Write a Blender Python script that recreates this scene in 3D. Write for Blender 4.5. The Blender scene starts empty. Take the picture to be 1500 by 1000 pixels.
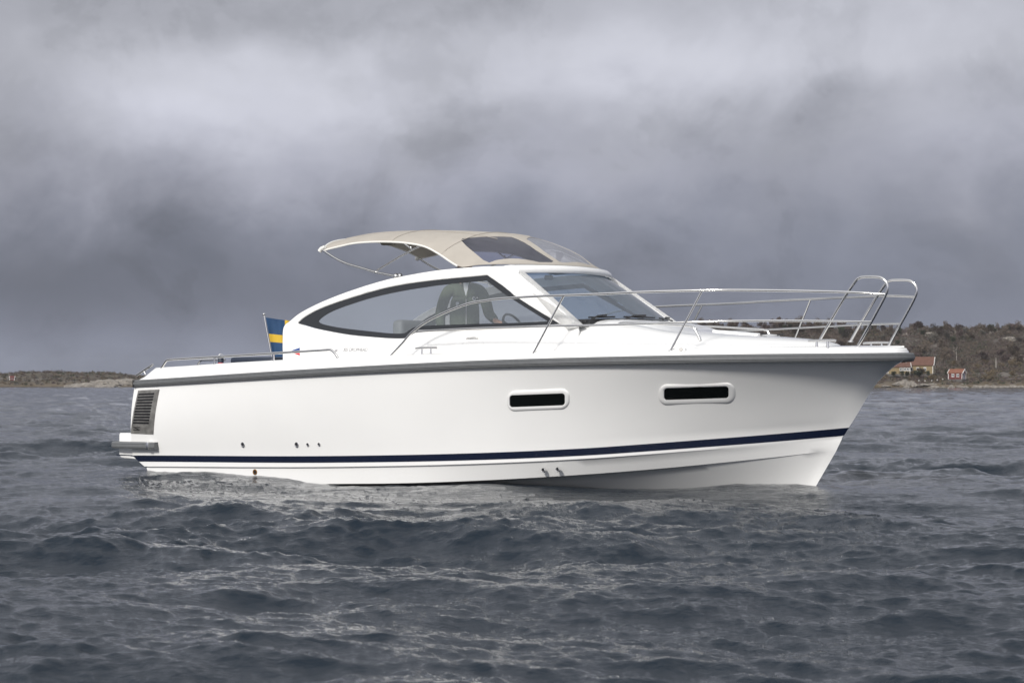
import bpy, bmesh, math, random
import numpy as np
from mathutils import Vector, Matrix
from mathutils.geometry import delaunay_2d_cdt
R = math.radians
scene = bpy.context.scene
COL = scene.collection
rng = random.Random(7)

# ------------------------------------------------------------------ camera
FPX, CAM_H, HORY = 2917.0, 1.08, 563.0          # 70 mm on a 36 mm sensor, eye 1.08 m over the datum
cam_d = bpy.data.cameras.new('camera'); cam = bpy.data.objects.new('camera', cam_d); COL.objects.link(cam)
cam.location = (0, 0, CAM_H); cam.rotation_euler = (R(90), 0, 0)
cam_d.sensor_width = 36.0; cam_d.lens = FPX / 1500 * 36
cam_d.shift_y = (HORY - 500) / 1500
cam_d.clip_start = 0.1; cam_d.clip_end = 20000
cam_d.dof.use_dof = True; cam_d.dof.focus_distance = 22.5; cam_d.dof.aperture_fstop = 8.0
scene.camera = cam

# ------------------------------------------------------------------ node helpers
class V:
    """a node socket with arithmetic"""
    def __init__(s, nt, sock): s.nt, s.s = nt, sock
    def _m(s, op, *o):
        n = s.nt.nodes.new('ShaderNodeMath'); n.operation = op
        for i, a in enumerate((s,) + o):
            if isinstance(a, V): s.nt.links.new(a.s, n.inputs[i])
            else: n.inputs[i].default_value = a
        return V(s.nt, n.outputs[0])
    def __add__(s, o): return s._m('ADD', o)
    def __sub__(s, o): return s._m('SUBTRACT', o)
    def __mul__(s, o): return s._m('MULTIPLY', o)
    def __truediv__(s, o): return s._m('DIVIDE', o)
    def f(s, op, *o): return s._m(op, *o)
def noise(nt, vec, scale, detail=4, rough=.55, dist=0.0):
    n = nt.nodes.new('ShaderNodeTexNoise'); n.inputs['Scale'].default_value = scale
    n.inputs['Detail'].default_value = detail; n.inputs['Roughness'].default_value = rough
    n.inputs['Distortion'].default_value = dist
    if vec is not None: nt.links.new(vec, n.inputs['Vector'])
    return n
def ramp(nt, fac, stops, interp='LINEAR'):
    n = nt.nodes.new('ShaderNodeValToRGB'); n.color_ramp.interpolation = interp
    e = n.color_ramp.elements
    while len(e) < len(stops): e.new(.5)
    for el, (p, c) in zip(e, stops):
        el.position = p; el.color = (c[0], c[1], c[2], 1) if not isinstance(c, (int, float)) else (c, c, c, 1)
    nt.links.new(fac, n.inputs[0]); return n
def mixc(nt, fac, a, b):
    n = nt.nodes.new('ShaderNodeMix'); n.data_type = 'RGBA'
    for sock, v in ((n.inputs[0], fac), (n.inputs[6], a), (n.inputs[7], b)):
        if hasattr(v, 'is_linked'): nt.links.new(v, sock)
        elif isinstance(v, (int, float)): sock.default_value = v
        else: sock.default_value = (*v, 1)
    return n.outputs[2]
def mapping(nt, vec, sc):
    n = nt.nodes.new('ShaderNodeMapping'); n.inputs['Scale'].default_value = sc
    nt.links.new(vec, n.inputs['Vector']); return n.outputs[0]

# ------------------------------------------------------------------ sky and sun
SUN_DIR = Vector((-0.42, -0.84, 0.52)).normalized()
world = bpy.data.worlds.new('World'); scene.world = world; world.use_nodes = True
wt = world.node_tree; wt.nodes.clear()
wout = wt.nodes.new('ShaderNodeOutputWorld')
sky = wt.nodes.new('ShaderNodeTexSky'); sky.sky_type = 'NISHITA'; sky.sun_disc = False
sky.sun_elevation = math.asin(SUN_DIR.z); sky.sun_rotation = math.atan2(SUN_DIR.x, SUN_DIR.y)
tc = wt.nodes.new('ShaderNodeTexCoord'); dirv = tc.outputs['Generated']
n1 = noise(wt, mapping(wt, dirv, (1, 1, 1.35)), 8.0, 5, .55, .4)
n2 = noise(wt, mapping(wt, dirv, (1, 1, 1.5)), 22.0, 5, .55, .3)
sp = wt.nodes.new('ShaderNodeSeparateXYZ'); wt.links.new(dirv, sp.inputs[0])
dx, dy, dz = (V(wt, sp.outputs[i]) for i in range(3))
sc1 = wt.nodes.new('ShaderNodeSeparateColor'); wt.links.new(n1.outputs['Color'], sc1.inputs[0])
sc2 = wt.nodes.new('ShaderNodeSeparateColor'); wt.links.new(n2.outputs['Color'], sc2.inputs[0])
w1r, w1g = V(wt, sc1.outputs[0]) - .5, V(wt, sc1.outputs[1]) - .5
w2r, w2g = V(wt, sc2.outputs[0]) - .5, V(wt, sc2.outputs[1]) - .5
az = dx.f('ARCTAN2', dy) + w1r * .10 + w2r * .03
el0 = dz.f('ARCSINE')
el = el0 + (w1g * .085 + w2g * .03) * (el0 * 12.0).f('MINIMUM', 1.0).f('MAXIMUM', 0.0)
base = ramp(wt, (el * 0.6366 + 0.0).s, [      # cloud deck brightness by elevation (fraction of 90 degrees)
    (0.0, (.235, .255, .325)), (.014, (.208, .224, .292)), (.030, (.210, .224, .290)), (.047, (.252, .263, .328)),
    (.064, (.340, .345, .410)), (.084, (.415, .420, .478)), (.102, (.455, .460, .512)), (.124, (.450, .456, .508)), (.22, (.47, .48, .52)), (.5, (.64, .65, .68)), (1, (.85, .86, .88))])
BLOBS = [  # px, py, half width, half height, gain : cloud masses of this sky
    (350, 150, 190, 62, .42), (560, 110, 120, 40, .10), (980, 105, 200, 52, .34), (1370, 85, 170, 48, .18), (50, 110, 110, 90, -.20),
    (230, 15, 230, 34, -.12), (640, 40, 240, 40, -.10), (660, 195, 130, 26, -.16), (1190, 195, 170, 45, -.20), (170, 410, 300, 70, -.36),
    (430, 280, 200, 55, .12), (1340, 330, 230, 80, -.10), (1460, 215, 80, 35, .18), (790, 290, 150, 60, .10),
    (1050, 430, 300, 70, .02), (1000, 230, 160, 40, .06), (200, 525, 260, 28, .20)]
n3 = noise(wt, mapping(wt, dirv, (1, 1, 1.15)), 13.0, 8, .56, .3)
n4 = noise(wt, mapping(wt, dirv, (1, 1, 1.2)), 5.0, 5, .5, .2)
edge = ramp(wt, n3.outputs['Fac'], [(.36, 0), (.475, .5), (.52, .74), (.66, 1)], 'EASE')
g = w1r * .20 + w2g * .12 + (V(wt, edge.outputs[0]) - .6) * (V(wt, n4.outputs['Fac']) * .44 + .05) + 1.0
for px, py, sx, sy, a in BLOBS:
    ta = (az - (px - 750) / FPX) / (sx / FPX); te = (el - (HORY - py) / FPX) / (sy / FPX)
    g = g + ((ta * ta + te * te) * -.5).f('EXPONENT') * a
g = g.f('MAXIMUM', .3) * ((dy * -1.2).f('MAXIMUM', 0.0).f('MINIMUM', 1.0) * 1.0 + 1.0)      # the brighter half of the sky lies behind the viewer, round the sun
vm = wt.nodes.new('ShaderNodeVectorMath'); vm.operation = 'SCALE'
wt.links.new(base.outputs[0], vm.inputs[0]); wt.links.new(g.f('MAXIMUM', .3).s, vm.inputs['Scale'])
bg1 = wt.nodes.new('ShaderNodeBackground'); wt.links.new(sky.outputs[0], bg1.inputs[0]); bg1.inputs[1].default_value = .06
bg2 = wt.nodes.new('ShaderNodeBackground'); wt.links.new(vm.outputs[0], bg2.inputs[0]); bg2.inputs[1].default_value = 1.0
mx = wt.nodes.new('ShaderNodeMixShader'); mx.inputs[0].default_value = .94
wt.links.new(bg1.outputs[0], mx.inputs[1]); wt.links.new(bg2.outputs[0], mx.inputs[2]); wt.links.new(mx.outputs[0], wout.inputs[0])
sun_d = bpy.data.lights.new('sun', 'SUN'); sun_d.energy = 3.35; sun_d.angle = R(8); sun_d.color = (1, .96, .90)
sun = bpy.data.objects.new('sun', sun_d); COL.objects.link(sun); sun.location = (0, 0, 60)
sun.rotation_euler = (-SUN_DIR).to_track_quat('-Z', 'Y').to_euler()
scene.view_settings.view_transform = 'Standard'; scene.view_settings.look = 'None'
scene.view_settings.exposure = 0; scene.view_settings.gamma = 1
scene.cycles.max_bounces = 10; scene.cycles.transparent_max_bounces = 16
scene.cycles.use_denoising = True; scene.cycles.caustics_refractive = False; scene.cycles.blur_glossy = 1.0; scene.cycles.sample_clamp_indirect = 2.0

# ------------------------------------------------------------------ materials
def pmat(name, col, rough=.5, metal=0.0, coat=0.0, var=0.0, vscale=8.0, bump=0.0, bscale=60.0, spec=.5):
    m = bpy.data.materials.new(name); m.use_nodes = True; nt = m.node_tree
    b = nt.nodes['Principled BSDF']
    b.inputs['Base Color'].default_value = (*col, 1); b.inputs['Roughness'].default_value = rough
    b.inputs['Metallic'].default_value = metal; b.inputs['Coat Weight'].default_value = coat
    b.inputs['Coat Roughness'].default_value = .08; b.inputs['Specular IOR Level'].default_value = spec
    t = nt.nodes.new('ShaderNodeTexCoord')
    if var:
        n = noise(nt, t.outputs['Object'], vscale, 5)
        lo = tuple(c * (1 - var) for c in col); hi = tuple(min(1, c * (1 + var)) for c in col)
        r = ramp(nt, n.outputs['Fac'], [(.3, lo), (.7, hi)])
        nt.links.new(r.outputs[0], b.inputs['Base Color'])
    if bump:
        n = noise(nt, t.outputs['Object'], bscale, 4)
        bp = nt.nodes.new('ShaderNodeBump'); bp.inputs['Strength'].default_value = bump; bp.inputs['Distance'].default_value = .01
        nt.links.new(n.outputs['Fac'], bp.inputs['Height']); nt.links.new(bp.outputs[0], b.inputs['Normal'])
    return m
def glassmat(name, tint, ior=1.45, rough=.0, haze=0.0, sheen_haze_col=(.5, .5, .5)):
    m = bpy.data.materials.new(name); m.use_nodes = True; nt = m.node_tree; nt.nodes.clear()
    o = nt.nodes.new('ShaderNodeOutputMaterial'); t = nt.nodes.new('ShaderNodeBsdfTransparent'); t.inputs[0].default_value = (*tint, 1)
    gl = nt.nodes.new('ShaderNodeBsdfGlossy'); gl.inputs['Roughness'].default_value = rough
    fr = nt.nodes.new('ShaderNodeFresnel'); fr.inputs[0].default_value = ior
    body = t.outputs[0]
    if haze:
        d = nt.nodes.new('ShaderNodeBsdfDiffuse'); d.inputs[0].default_value = (*sheen_haze_col, 1)  # even pale diffuse put in for sky reflected on panes, and for cloudy vinyl
        x = nt.nodes.new('ShaderNodeMixShader'); x.inputs[0].default_value = haze
        nt.links.new(t.outputs[0], x.inputs[1]); nt.links.new(d.outputs[0], x.inputs[2]); body = x.outputs[0]
    x = nt.nodes.new('ShaderNodeMixShader'); nt.links.new(fr.outputs[0], x.inputs[0])
    nt.links.new(body, x.inputs[1]); nt.links.new(gl.outputs[0], x.inputs[2]); nt.links.new(x.outputs[0], o.inputs[0])
    return m
M = dict(
    gel=pmat('white_gelcoat', (.80, .80, .79), .16, coat=.8, var=.012, vscale=1.5),
    stripe=pmat('navy_stripe', (.005, .009, .026), .25, coat=.4),
    rubber=pmat('grey_rubber', (.125, .13, .135), .42, var=.08, vscale=20),
    chrome=pmat('stainless', (.72, .71, .69), .16, metal=1.0),
    brushed=pmat('brushed_steel', (.46, .45, .43), .36, metal=.5, var=.3, vscale=14),
    black=pmat('black_plastic', (.012, .012, .013), .4),
    tint=pmat('dark_window', (.004, .005, .005), .10, spec=.25),
    band=pmat('window_border', (.020, .022, .026), .18),
    canvas=pmat('beige_canvas', (.39, .362, .322), .85, var=.06, vscale=5, bump=.7, bscale=7, spec=.2),
    piping=pmat('white_piping', (.75, .74, .70), .6),
    vinyl=pmat('grey_vinyl', (.17, .175, .18), .55, bump=.1),
    navy=pmat('navy_vinyl', (.018, .026, .045), .5, var=.15),
    grey=pmat('pale_grey_print', (.30, .30, .31), .4),
    blue=pmat('emblem_blue', (.02, .06, .22), .4), red=pmat('emblem_red', (.55, .03, .04), .4),
    brass=pmat('stained_brass', (.22, .11, .03), .5, metal=.6, var=.4, vscale=40),
    jacket=pmat('olive_jacket', (.060, .075, .045), .8, var=.18, vscale=9, bump=.4, bscale=18, spec=.2),
    shirt=pmat('pale_shirt', (.62, .64, .66), .8), skin=pmat('skin', (.52, .31, .22), .5), hair=pmat('brown_hair', (.06, .04, .025), .6),
    trousers=pmat('dark_trousers', (.02, .023, .032), .8),
    fblue=pmat('flag_blue', (.010, .045, .115), .8, var=.1), fyel=pmat('flag_yellow', (.52, .34, .025), .8, var=.08),
    glass=glassmat('clear_window', (.88, .91, .93), 1.62, haze=.13, sheen_haze_col=(.54, .60, .66)), wglass=glassmat('windscreen_glass', (.52, .65, .80), 1.85, haze=.13, sheen_haze_col=(.34, .44, .58)),
    vglass=glassmat('tinted_vinyl', (.52, .55, .68), 1.45, .02, .12, (.30, .31, .42)), cglass=glassmat('clear_vinyl', (.80, .82, .88), 1.45, .04, .5, (.40, .41, .47)),
)

gn = M['gel'].node_tree; gb = gn.nodes['Principled BSDF']; gt_ = gn.nodes.new('ShaderNodeTexCoord')
gr1 = ramp(gn, noise(gn, mapping(gn, gt_.outputs['Object'], (1, 1, .35)), 3.0, 5, .6).outputs['Fac'], [(.35, .10), (.7, .26)]); gn.links.new(gr1.outputs[0], gb.inputs['Roughness'])
gbp = gn.nodes.new('ShaderNodeBump'); gbp.inputs['Strength'].default_value = .25; gbp.inputs['Distance'].default_value = .012
gn.links.new(noise(gn, gt_.outputs['Object'], 1.6, 3, .5).outputs['Fac'], gbp.inputs['Height']); gn.links.new(gbp.outputs[0], gb.inputs['Normal']); gn.links.new(gbp.outputs[0], gb.inputs['Coat Normal'])

# ------------------------------------------------------------------ mesh helpers
def sharpen(bm, deg=38):
    for f in bm.faces: f.smooth = True
    for e in bm.edges:
        if len(e.link_faces) == 2 and e.calc_face_angle(0) > R(deg): e.smooth = False
def link(name, bm, mat, parent=None, deg=38, weld=0.0, recalc=True):
    if weld: bmesh.ops.remove_doubles(bm, verts=bm.verts, dist=weld)
    if recalc: bmesh.ops.recalc_face_normals(bm, faces=bm.faces)
    sharpen(bm, deg)
    me = bpy.data.meshes.new(name); bm.to_mesh(me); bm.free()
    for m in (mat if isinstance(mat, (list, tuple)) else [mat]): me.materials.append(m)
    o = bpy.data.objects.new(name, me); COL.objects.link(o)
    if parent is not None: o.parent = parent
    return o
def root(name, label, cat, loc=(0, 0, 0), rz=0.0, group=None):
    o = bpy.data.objects.new(name, None); COL.objects.link(o); o.location = loc; o.rotation_euler = (0, 0, rz)
    o['label'] = label; o['category'] = cat
    if group: o['group'] = group
    return o
def tag(o, label, cat, group=None):
    o['label'] = label; o['category'] = cat
    if group: o['group'] = group
    return o
def copy_tree(o, parent=None):
    c = o.copy(); COL.objects.link(c)
    if parent is not None: c.parent = parent
    for ch in list(o.children): copy_tree(ch, c)
    return c
def cr(pts, n=6):
    """Catmull-Rom through the points"""
    p = [Vector(q) for q in pts]
    if len(p) < 3: return p
    out = []
    for i in range(len(p) - 1):
        a = p[i - 1] if i else p[0] * 2 - p[1]; b, c = p[i], p[i + 1]; d = p[i + 2] if i + 2 < len(p) else p[-1] * 2 - p[-2]
        for k in range(n):
            t = k / n
            out.append(.5 * ((2 * b) + (c - a) * t + (2 * a - 5 * b + 4 * c - d) * t * t + (3 * b - a - 3 * c + d) * t ** 3))
    return out + [p[-1]]
def tube(bm, pts, r, seg=10, caps=True, r2=None):
    p = [Vector(q) for q in pts]; rings = []; nrm = None
    for i, q in enumerate(p):
        t = (p[min(i + 1, len(p) - 1)] - p[max(i - 1, 0)]).normalized()
        if nrm is None: nrm = t.orthogonal().normalized()
        nrm = (nrm - t * nrm.dot(t)).normalized(); bi = t.cross(nrm)
        rr = r if r2 is None else r + (r2 - r) * i / (len(p) - 1)
        rings.append([bm.verts.new(q + (nrm * math.cos(a) + bi * math.sin(a)) * rr) for a in (2 * math.pi * k / seg for k in range(seg))])
    for a, b in zip(rings, rings[1:]):
        for k in range(seg): bm.faces.new((a[k], a[(k + 1) % seg], b[(k + 1) % seg], b[k]))
    if caps: bm.faces.new(rings[0][::-1]); bm.faces.new(rings[-1])
def box(bm, c, s, bev=0.0, rot=None):
    r = bmesh.ops.create_cube(bm, size=1.0); vs = r['verts']
    bmesh.ops.scale(bm, vec=s, verts=vs)
    if bev:
        es = {e for v in vs for e in v.link_edges}
        bmesh.ops.bevel(bm, geom=list(es), offset=bev, segments=3, profile=.5, affect='EDGES')
        vs = [v for v in bm.verts if v.tag is False and v.is_valid and v.index == -1] or vs
    return r
def boxbm(c, s, bev=0.0, rot=None):
    bm = bmesh.new(); bmesh.ops.create_cube(bm, size=1.0); bmesh.ops.scale(bm, vec=s, verts=bm.verts)
    if bev: bmesh.ops.bevel(bm, geom=list(bm.edges), offset=bev, segments=3, profile=.5, affect='EDGES')
    if rot is not None: bmesh.ops.rotate(bm, cent=(0, 0, 0), matrix=rot, verts=bm.verts)
    bmesh.ops.translate(bm, vec=c, verts=bm.verts); return bm
def addbm(dst, src):
    me = bpy.data.meshes.new('tmp'); src.to_mesh(me); src.free(); dst.from_mesh(me); bpy.data.meshes.remove(me); return dst
def loft(bm, rows, close=False):
    g = [[bm.verts.new(p) for p in r] for r in rows]
    for a, b in zip(g, g[1:]):
        for k in range(len(a) - 1): bm.faces.new((a[k], a[k + 1], b[k + 1], b[k]))
    return g
def inpoly(p, poly):
    x, y = p; c = False; j = len(poly) - 1
    for i in range(len(poly)):
        xi, yi = poly[i]; xj, yj = poly[j]
        if (yi > y) != (yj > y) and x < (xj - xi) * (y - yi) / (yj - yi) + xi: c = not c
        j = i
    return c
def panel(outer, holes, f3, h, thick=0.0, off=0.0):
    """sheet of outline `outer` with `holes`, carried onto a surface by f3(u, v) -> Vector"""
    loops = [outer] + list(holes); vs = []; es = []
    for lp in loops:
        # refine the edges
        ref = []
        for a, b in zip(lp, lp[1:] + lp[:1]):
            n = max(1, int(math.hypot(b[0] - a[0], b[1] - a[1]) / h))
            ref += [(a[0] + (b[0] - a[0]) * k / n, a[1] + (b[1] - a[1]) * k / n) for k in range(n)]
        s = len(vs); vs += ref; es += [(s + i, s + (i + 1) % len(ref)) for i in range(len(ref))]
    xs = [p[0] for p in outer]; ys_ = [p[1] for p in outer]
    x = min(xs) + h * .5
    while x < max(xs):
        y = min(ys_) + h * .5
        while y < max(ys_):
            q = (x, y)
            if inpoly(q, outer) and not any(inpoly(q, hl) for hl in holes):
                if min((a[0] - x) ** 2 + (a[1] - y) ** 2 for a in vs[:]) > (h * .45) ** 2: vs.append(q)
            y += h
        x += h
    ov, oe, of, *_ = delaunay_2d_cdt([Vector(p) for p in vs], es, [], 0, 1e-6)
    bm = bmesh.new(); bv = [bm.verts.new(f3(p.x, p.y)) for p in ov]
    for f in of:
        c = sum((ov[i] for i in f), Vector((0, 0))) / len(f)
        if inpoly(c, outer) and not any(inpoly(c, hl) for hl in holes):
            try: bm.faces.new([bv[i] for i in f])
            except ValueError: pass
    bmesh.ops.delete(bm, geom=[v for v in bm.verts if not v.link_faces], context='VERTS')
    bmesh.ops.recalc_face_normals(bm, faces=bm.faces)
    if thick: bmesh.ops.solidify(bm, geom=list(bm.faces), thickness=thick)
    return bm
def mirror(bm):
    g = bmesh.ops.duplicate(bm, geom=bm.verts[:] + bm.edges[:] + bm.faces[:])
    vs = [e for e in g['geom'] if isinstance(e, bmesh.types.BMVert)]
    for v in vs: v.co.y = -v.co.y
    bmesh.ops.reverse_faces(bm, faces=[e for e in g['geom'] if isinstance(e, bmesh.types.BMFace)])
    return bm
def flipped(pts): return [(p[0], -p[1], p[2]) for p in pts]

# ------------------------------------------------------------------ the boat's frame: X forward, Y to port, Z up
TH = R(34); UX, UY = math.cos(TH), -math.sin(TH); PX_, PY_ = math.sin(TH), math.cos(TH); OX, OY = -3.905, 25.95
def tab(t, x):
    if x <= t[0][0]: return t[0][1]
    for (a, b), (c, d) in zip(t, t[1:]):
        if x <= c: return b + (d - b) * (x - a) / (c - a)
    return t[-1][1]
def stab(t):
    """smooth (monotone cubic) version of a table"""
    xs = [p[0] for p in t]; ys_ = [p[1] for p in t]; n = len(t)
    d = [(ys_[i + 1] - ys_[i]) / (xs[i + 1] - xs[i]) for i in range(n - 1)]
    m = [d[0]] + [0 if d[i - 1] * d[i] <= 0 else 2 * d[i - 1] * d[i] / (d[i - 1] + d[i]) for i in range(1, n - 1)] + [d[-1]]
    def f(x):
        if x <= xs[0]: return ys_[0]
        if x >= xs[-1]: return ys_[-1]
        i = next(k for k in range(n - 1) if x <= xs[k + 1]); hh = xs[i + 1] - xs[i]; u = (x - xs[i]) / hh
        return (2 * u ** 3 - 3 * u ** 2 + 1) * ys_[i] + (u ** 3 - 2 * u ** 2 + u) * hh * m[i] + (3 * u ** 2 - 2 * u ** 3) * ys_[i + 1] + (u ** 3 - u ** 2) * hh * m[i + 1]
    return f
def at_y(px, py, y):
    """the point of the boat's plane Y = y measured in the photograph"""
    rx, rz = (px - 750) / FPX, (HORY - py) / FPX
    X = -(OX + y * PX_ - rx * (OY + y * PY_)) / (UX - rx * UY)
    return Vector((X, y, CAM_H + rz * (OY + X * UY + y * PY_)))
def at_x(px, py, X):
    rx, rz = (px - 750) / FPX, (HORY - py) / FPX
    y = -(OX + X * UX - rx * (OY + X * UY)) / (PX_ - rx * PY_)
    return Vector((X, y, CAM_H + rz * (OY + X * UY + y * PY_)))
def on(px, py, f):
    """the point of the surface Y = f(X, Z) measured in the photograph"""
    y = -1.0
    for _ in range(30):
        p = at_y(px, py, y); d = f(p.x, p.z) - y; y += .6 * d
        if abs(d) < 1e-4: break
    return at_y(px, py, y)

ys = stab([(-.35, 1.40), (0, 1.46), (1, 1.54), (2, 1.60), (3, 1.63), (4, 1.64), (5, 1.64), (6, 1.63), (6.5, 1.60), (7, 1.55), (7.5, 1.47), (8, 1.34), (8.5, 1.13), (9, .82), (9.3, .56), (9.5, .32), (9.6, .16), (9.66, 0)])
yt = stab([(-.2, 1.40), (0, 1.40), (2, 1.45), (4, 1.46), (5, 1.42), (6, 1.29), (7, 1.04), (8, .62), (8.6, .27), (8.98, 0)])
yc = stab([(0, 1.35), (2, 1.39), (4, 1.38), (5, 1.30), (6, 1.13), (7, .85), (8, .46), (8.5, .20), (8.84, 0)])
def ztab(pts, f, lo, hi):
    """height along the boat of a line measured on the surface Y = f(X)"""
    q = [on(px, py, lambda X, Z: -f(X)) for px, py in pts]; t = [(p.x, p.z) for p in q]
    return stab(([(t[0][0] - .4, lo)] if lo is not None else []) + t + ([hi] if hi else []))
zs = ztab([(201, 561.5), (450, 546), (600, 538), (700, 533.6), (780, 531), (900, 528), (1000, 526), (1150, 524), (1240, 523.4)], ys, 1.08, (9.66, 1.365))
zt = ztab([(212, 666.5), (430, 667.6), (580, 666), (700, 663), (850, 656.5), (960, 649), (1000, 646), (1100, 638.5), (1200, 630)], yt, .195, (8.98, .63))
zc = ztab([(470, 708.5), (580, 707.5), (700, 703.5), (850, 695), (960, 686.5), (1100, 673), (1200, 662)], yc, -.09, (8.84, .39))
zg = ztab([(240, 537.5), (330, 531.5), (450, 525), (600, 519), (800, 513.5), (1000, 510), (1150, 508.3), (1240, 508)], lambda X: ys(X) - .085, 1.285, (9.66, 1.455))
stemx = stab([(0, 8.60), (.39, 8.84), (.56, 8.92), (.63, 8.98), (1.10, 9.30), (1.28, 9.49), (1.365, 9.64)])
def cab(X, Z): return -(1.34 - .30 * (Z - 1.3) - .05 * max(0, X - 5.2) ** 2)
boat = root('motor_cruiser', 'white motor cruiser with navy stripe, beige canvas top and steel bow rails', 'boat', (OX, OY, 0), -TH)

# --- hull
US = [0, .02, .05] + [i / 60 for i in range(5, 52)] + [.86 + i * .01 for i in range(13)] + [.985, .992, 1.0]
NS = 9
def top_pt(u, s):
    S = Vector((.06 + u * (9.64 - .06), 0, 0)); S.y = ys(S.x) if u < 1 else 0; S.z = zs(S.x)
    T = Vector((-.05 + u * (8.98 + .05), 0, 0)); T.y = yt(T.x) if u < 1 else 0; T.z = zt(T.x)
    if u > .9: S.y = max(0, S.y)
    p = S.lerp(T, s)
    fl = .045 * math.sin(math.pi * s) * max(0, min(1, (u - .45) / .35)) * (1 - u ** 14)
    p.y = max(0, p.y - fl); p.y += .05 * math.sin(math.pi * s) * (1 - u) ** .5 * max(0, 1 - u / .6)
    e = 9.64 + (8.98 - 9.64) * s
    p.x += (stemx(p.z) - e) * u ** 8
    return p
def row(f): return [f(u) for u in US]
def sbot(u, d=0.0):
    x = .05 + u * (8.92 - .05); k = max(0, 1 - u ** 6)
    return Vector((x, (yt(min(8.98, x + .06 * u)) - .012) if u < 1 else 0, zt(x) - .080))
def stepo(u):
    x = .14 + u * 8.76; return Vector((x, (yt(min(8.98, x + .08 * u)) - .015) if u < 1 else 0, zt(x) - .080 - .058 * (1 - .6 * u)))
def stepi(u):
    p = stepo(u); return Vector((p.x, max(0, p.y - .035 * (1 - u ** 5)), p.z - .012))
def chine(u):
    x = .2 + u * 8.64; return Vector((x, yc(x) if u < 1 else 0, zc(x)))
def chini(u):
    p = chine(u); return Vector((p.x, max(0, p.y - .05 * (1 - u ** 6)), p.z - .004))
kz = stab([(0, -.55), (.5, -.55), (.7, -.51), (.82, -.42), (.91, -.28), (.96, -.155), (1, 0)])
def keel(u): return Vector((.15 + u * 8.45, 0, kz(u)))
bm = bmesh.new()
rows = [[top_pt(u, s / NS) for u in US] for s in range(NS + 1)]
rows += [row(sbot), row(stepo), row(stepi), [stepi(u).lerp(chine(u), .5) for u in US], row(chine), row(chini),
         *[[chini(u).lerp(keel(u), q) + Vector((0, -.035 * math.sin(math.pi * q) * (1 - u ** 6), 0)) * max(0, min(1, (u - .2) / .7)) for u in US] for q in (.12, .25, .4, .55, .7, .85)], row(keel)]
rows = [[Vector((p.x, -p.y, p.z)) for p in r] for r in rows]
gr = loft(bm, rows); mirror(bm)
tr = [r[0] for r in rows]; tv = [bm.verts.new(p) for p in tr]; tv2 = [bm.verts.new((p.x, -p.y, p.z)) for p in tr]
for i in range(len(tr) - 1): bm.faces.new((tv[i], tv[i + 1], tv2[i + 1], tv2[i]))
hull = link('hull', bm, M['gel'], boat, 30, weld=.0008)
bm = bmesh.new()
SO = Vector((0, -.0025, 0))
loft(bm, [[Vector((p.x, -p.y, p.z)) + SO for p in row(lambda u: top_pt(u, 1).lerp(sbot(u), .02))], [Vector((p.x, -p.y, p.z)) + SO for p in row(lambda u: top_pt(u, 1).lerp(sbot(u), .98))]])
for v in bm.verts:
    if v.co.x > 8.8: v.co.x += .004
mirror(bm); link('waterline_stripe', bm, M['stripe'], hull)
def side(X, Z):
    """starboard topside surface Y(X, Z)"""
    def pt(s):
        a, b = 0.0, 1.0
        for _ in range(16):
            m_ = (a + b) / 2
            if top_pt(m_, s).x < X: a = m_
            else: b = m_
        return top_pt(a, s)
    lo, hi = 0.0, 1.0
    for _ in range(12):
        m_ = (lo + hi) / 2
        if pt(m_).z > Z: lo = m_
        else: hi = m_
    return -pt((lo + hi) / 2).y
# --- rub rail: three-ribbed grey moulding round the sheer
def rail_prof(k): return [(0, .044), (.030, .042), (.040, .026), (.036, .020), (.046, .014), (.046, -.014), (.036, -.020), (.040, -.026), (.030, -.042), (0, -.044)][k]
bm = bmesh.new(); rr = []
XS = [.08 + i * (9.2 - .08) / 70 for i in range(71)] + [9.28, 9.36, 9.44, 9.5, 9.55, 9.6, 9.635]
ctr = [Vector((x, -ys(x), zs(x))) for x in XS]; ctr = ctr + [Vector((9.648, 0, zs(9.66)))] + [Vector((p.x, -p.y, p.z)) for p in ctr[::-1]]
for i, p in enumerate(ctr):
    t = (ctr[min(i + 1, len(ctr) - 1)] - ctr[max(i - 1, 0)]); t.z = 0; t.normalize(); n = Vector((t.y, -t.x, 0))
    rr.append([p + n * (a + (.004 if j else 0)) + Vector((0, 0, b)) for j, (a, b) in enumerate(rail_prof(k) for k in range(10))])
g = loft(bm, rr); bm.faces.new(g[0]); bm.faces.new(g[-1][::-1])
rub = link('rub_rail', bm, M['rubber'], boat, 25)
bm = boxbm((.075, -ys(.08) - .02, zs(.08)), (.03, .06, .094), .008); link('end_cap', bm, M['black'], rub)
# --- deck moulding: gunwale, side decks, coamings
bm = bmesh.new(); rows = []
DX = [.10, .2, .34] + [.34 + i * (9.2 - .34) / 60 for i in range(1, 61)] + [9.3, 9.4, 9.48, 9.54, 9.58]
for x in DX:
    y0, y1, y2 = ys(x), max(.0, ys(x) - .085), max(0, ys(x) - .22)
    k = min(1, max(0, (x - .08) / .26)); zt_ = zs(x) + .04 + (zg(x) - zs(x) - .04) * k
    rw = [(x, -y0 + .004, zs(x) + .035), (x, -(y0 * .6 + y1 * .4) + .006, zs(x) + .035 + (zt_ - zs(x) - .035) * .6), (x, -y1, zt_ - .012), (x, -y1 + .02 * min(1, y1 * 4), zt_),
          (x, -y2, zt_ + .004), (x, -y2 * .82, zt_ + .008)]
    rows.append([Vector(p) for p in rw])
rows.append([Vector((9.63, 0, z)) for z in (1.40, 1.42, 1.44, 1.45, 1.452, 1.452)])
loft(bm, rows); mirror(bm)
deck = link('deck_moulding', bm, M['gel'], boat, 40, weld=.0005)
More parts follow.
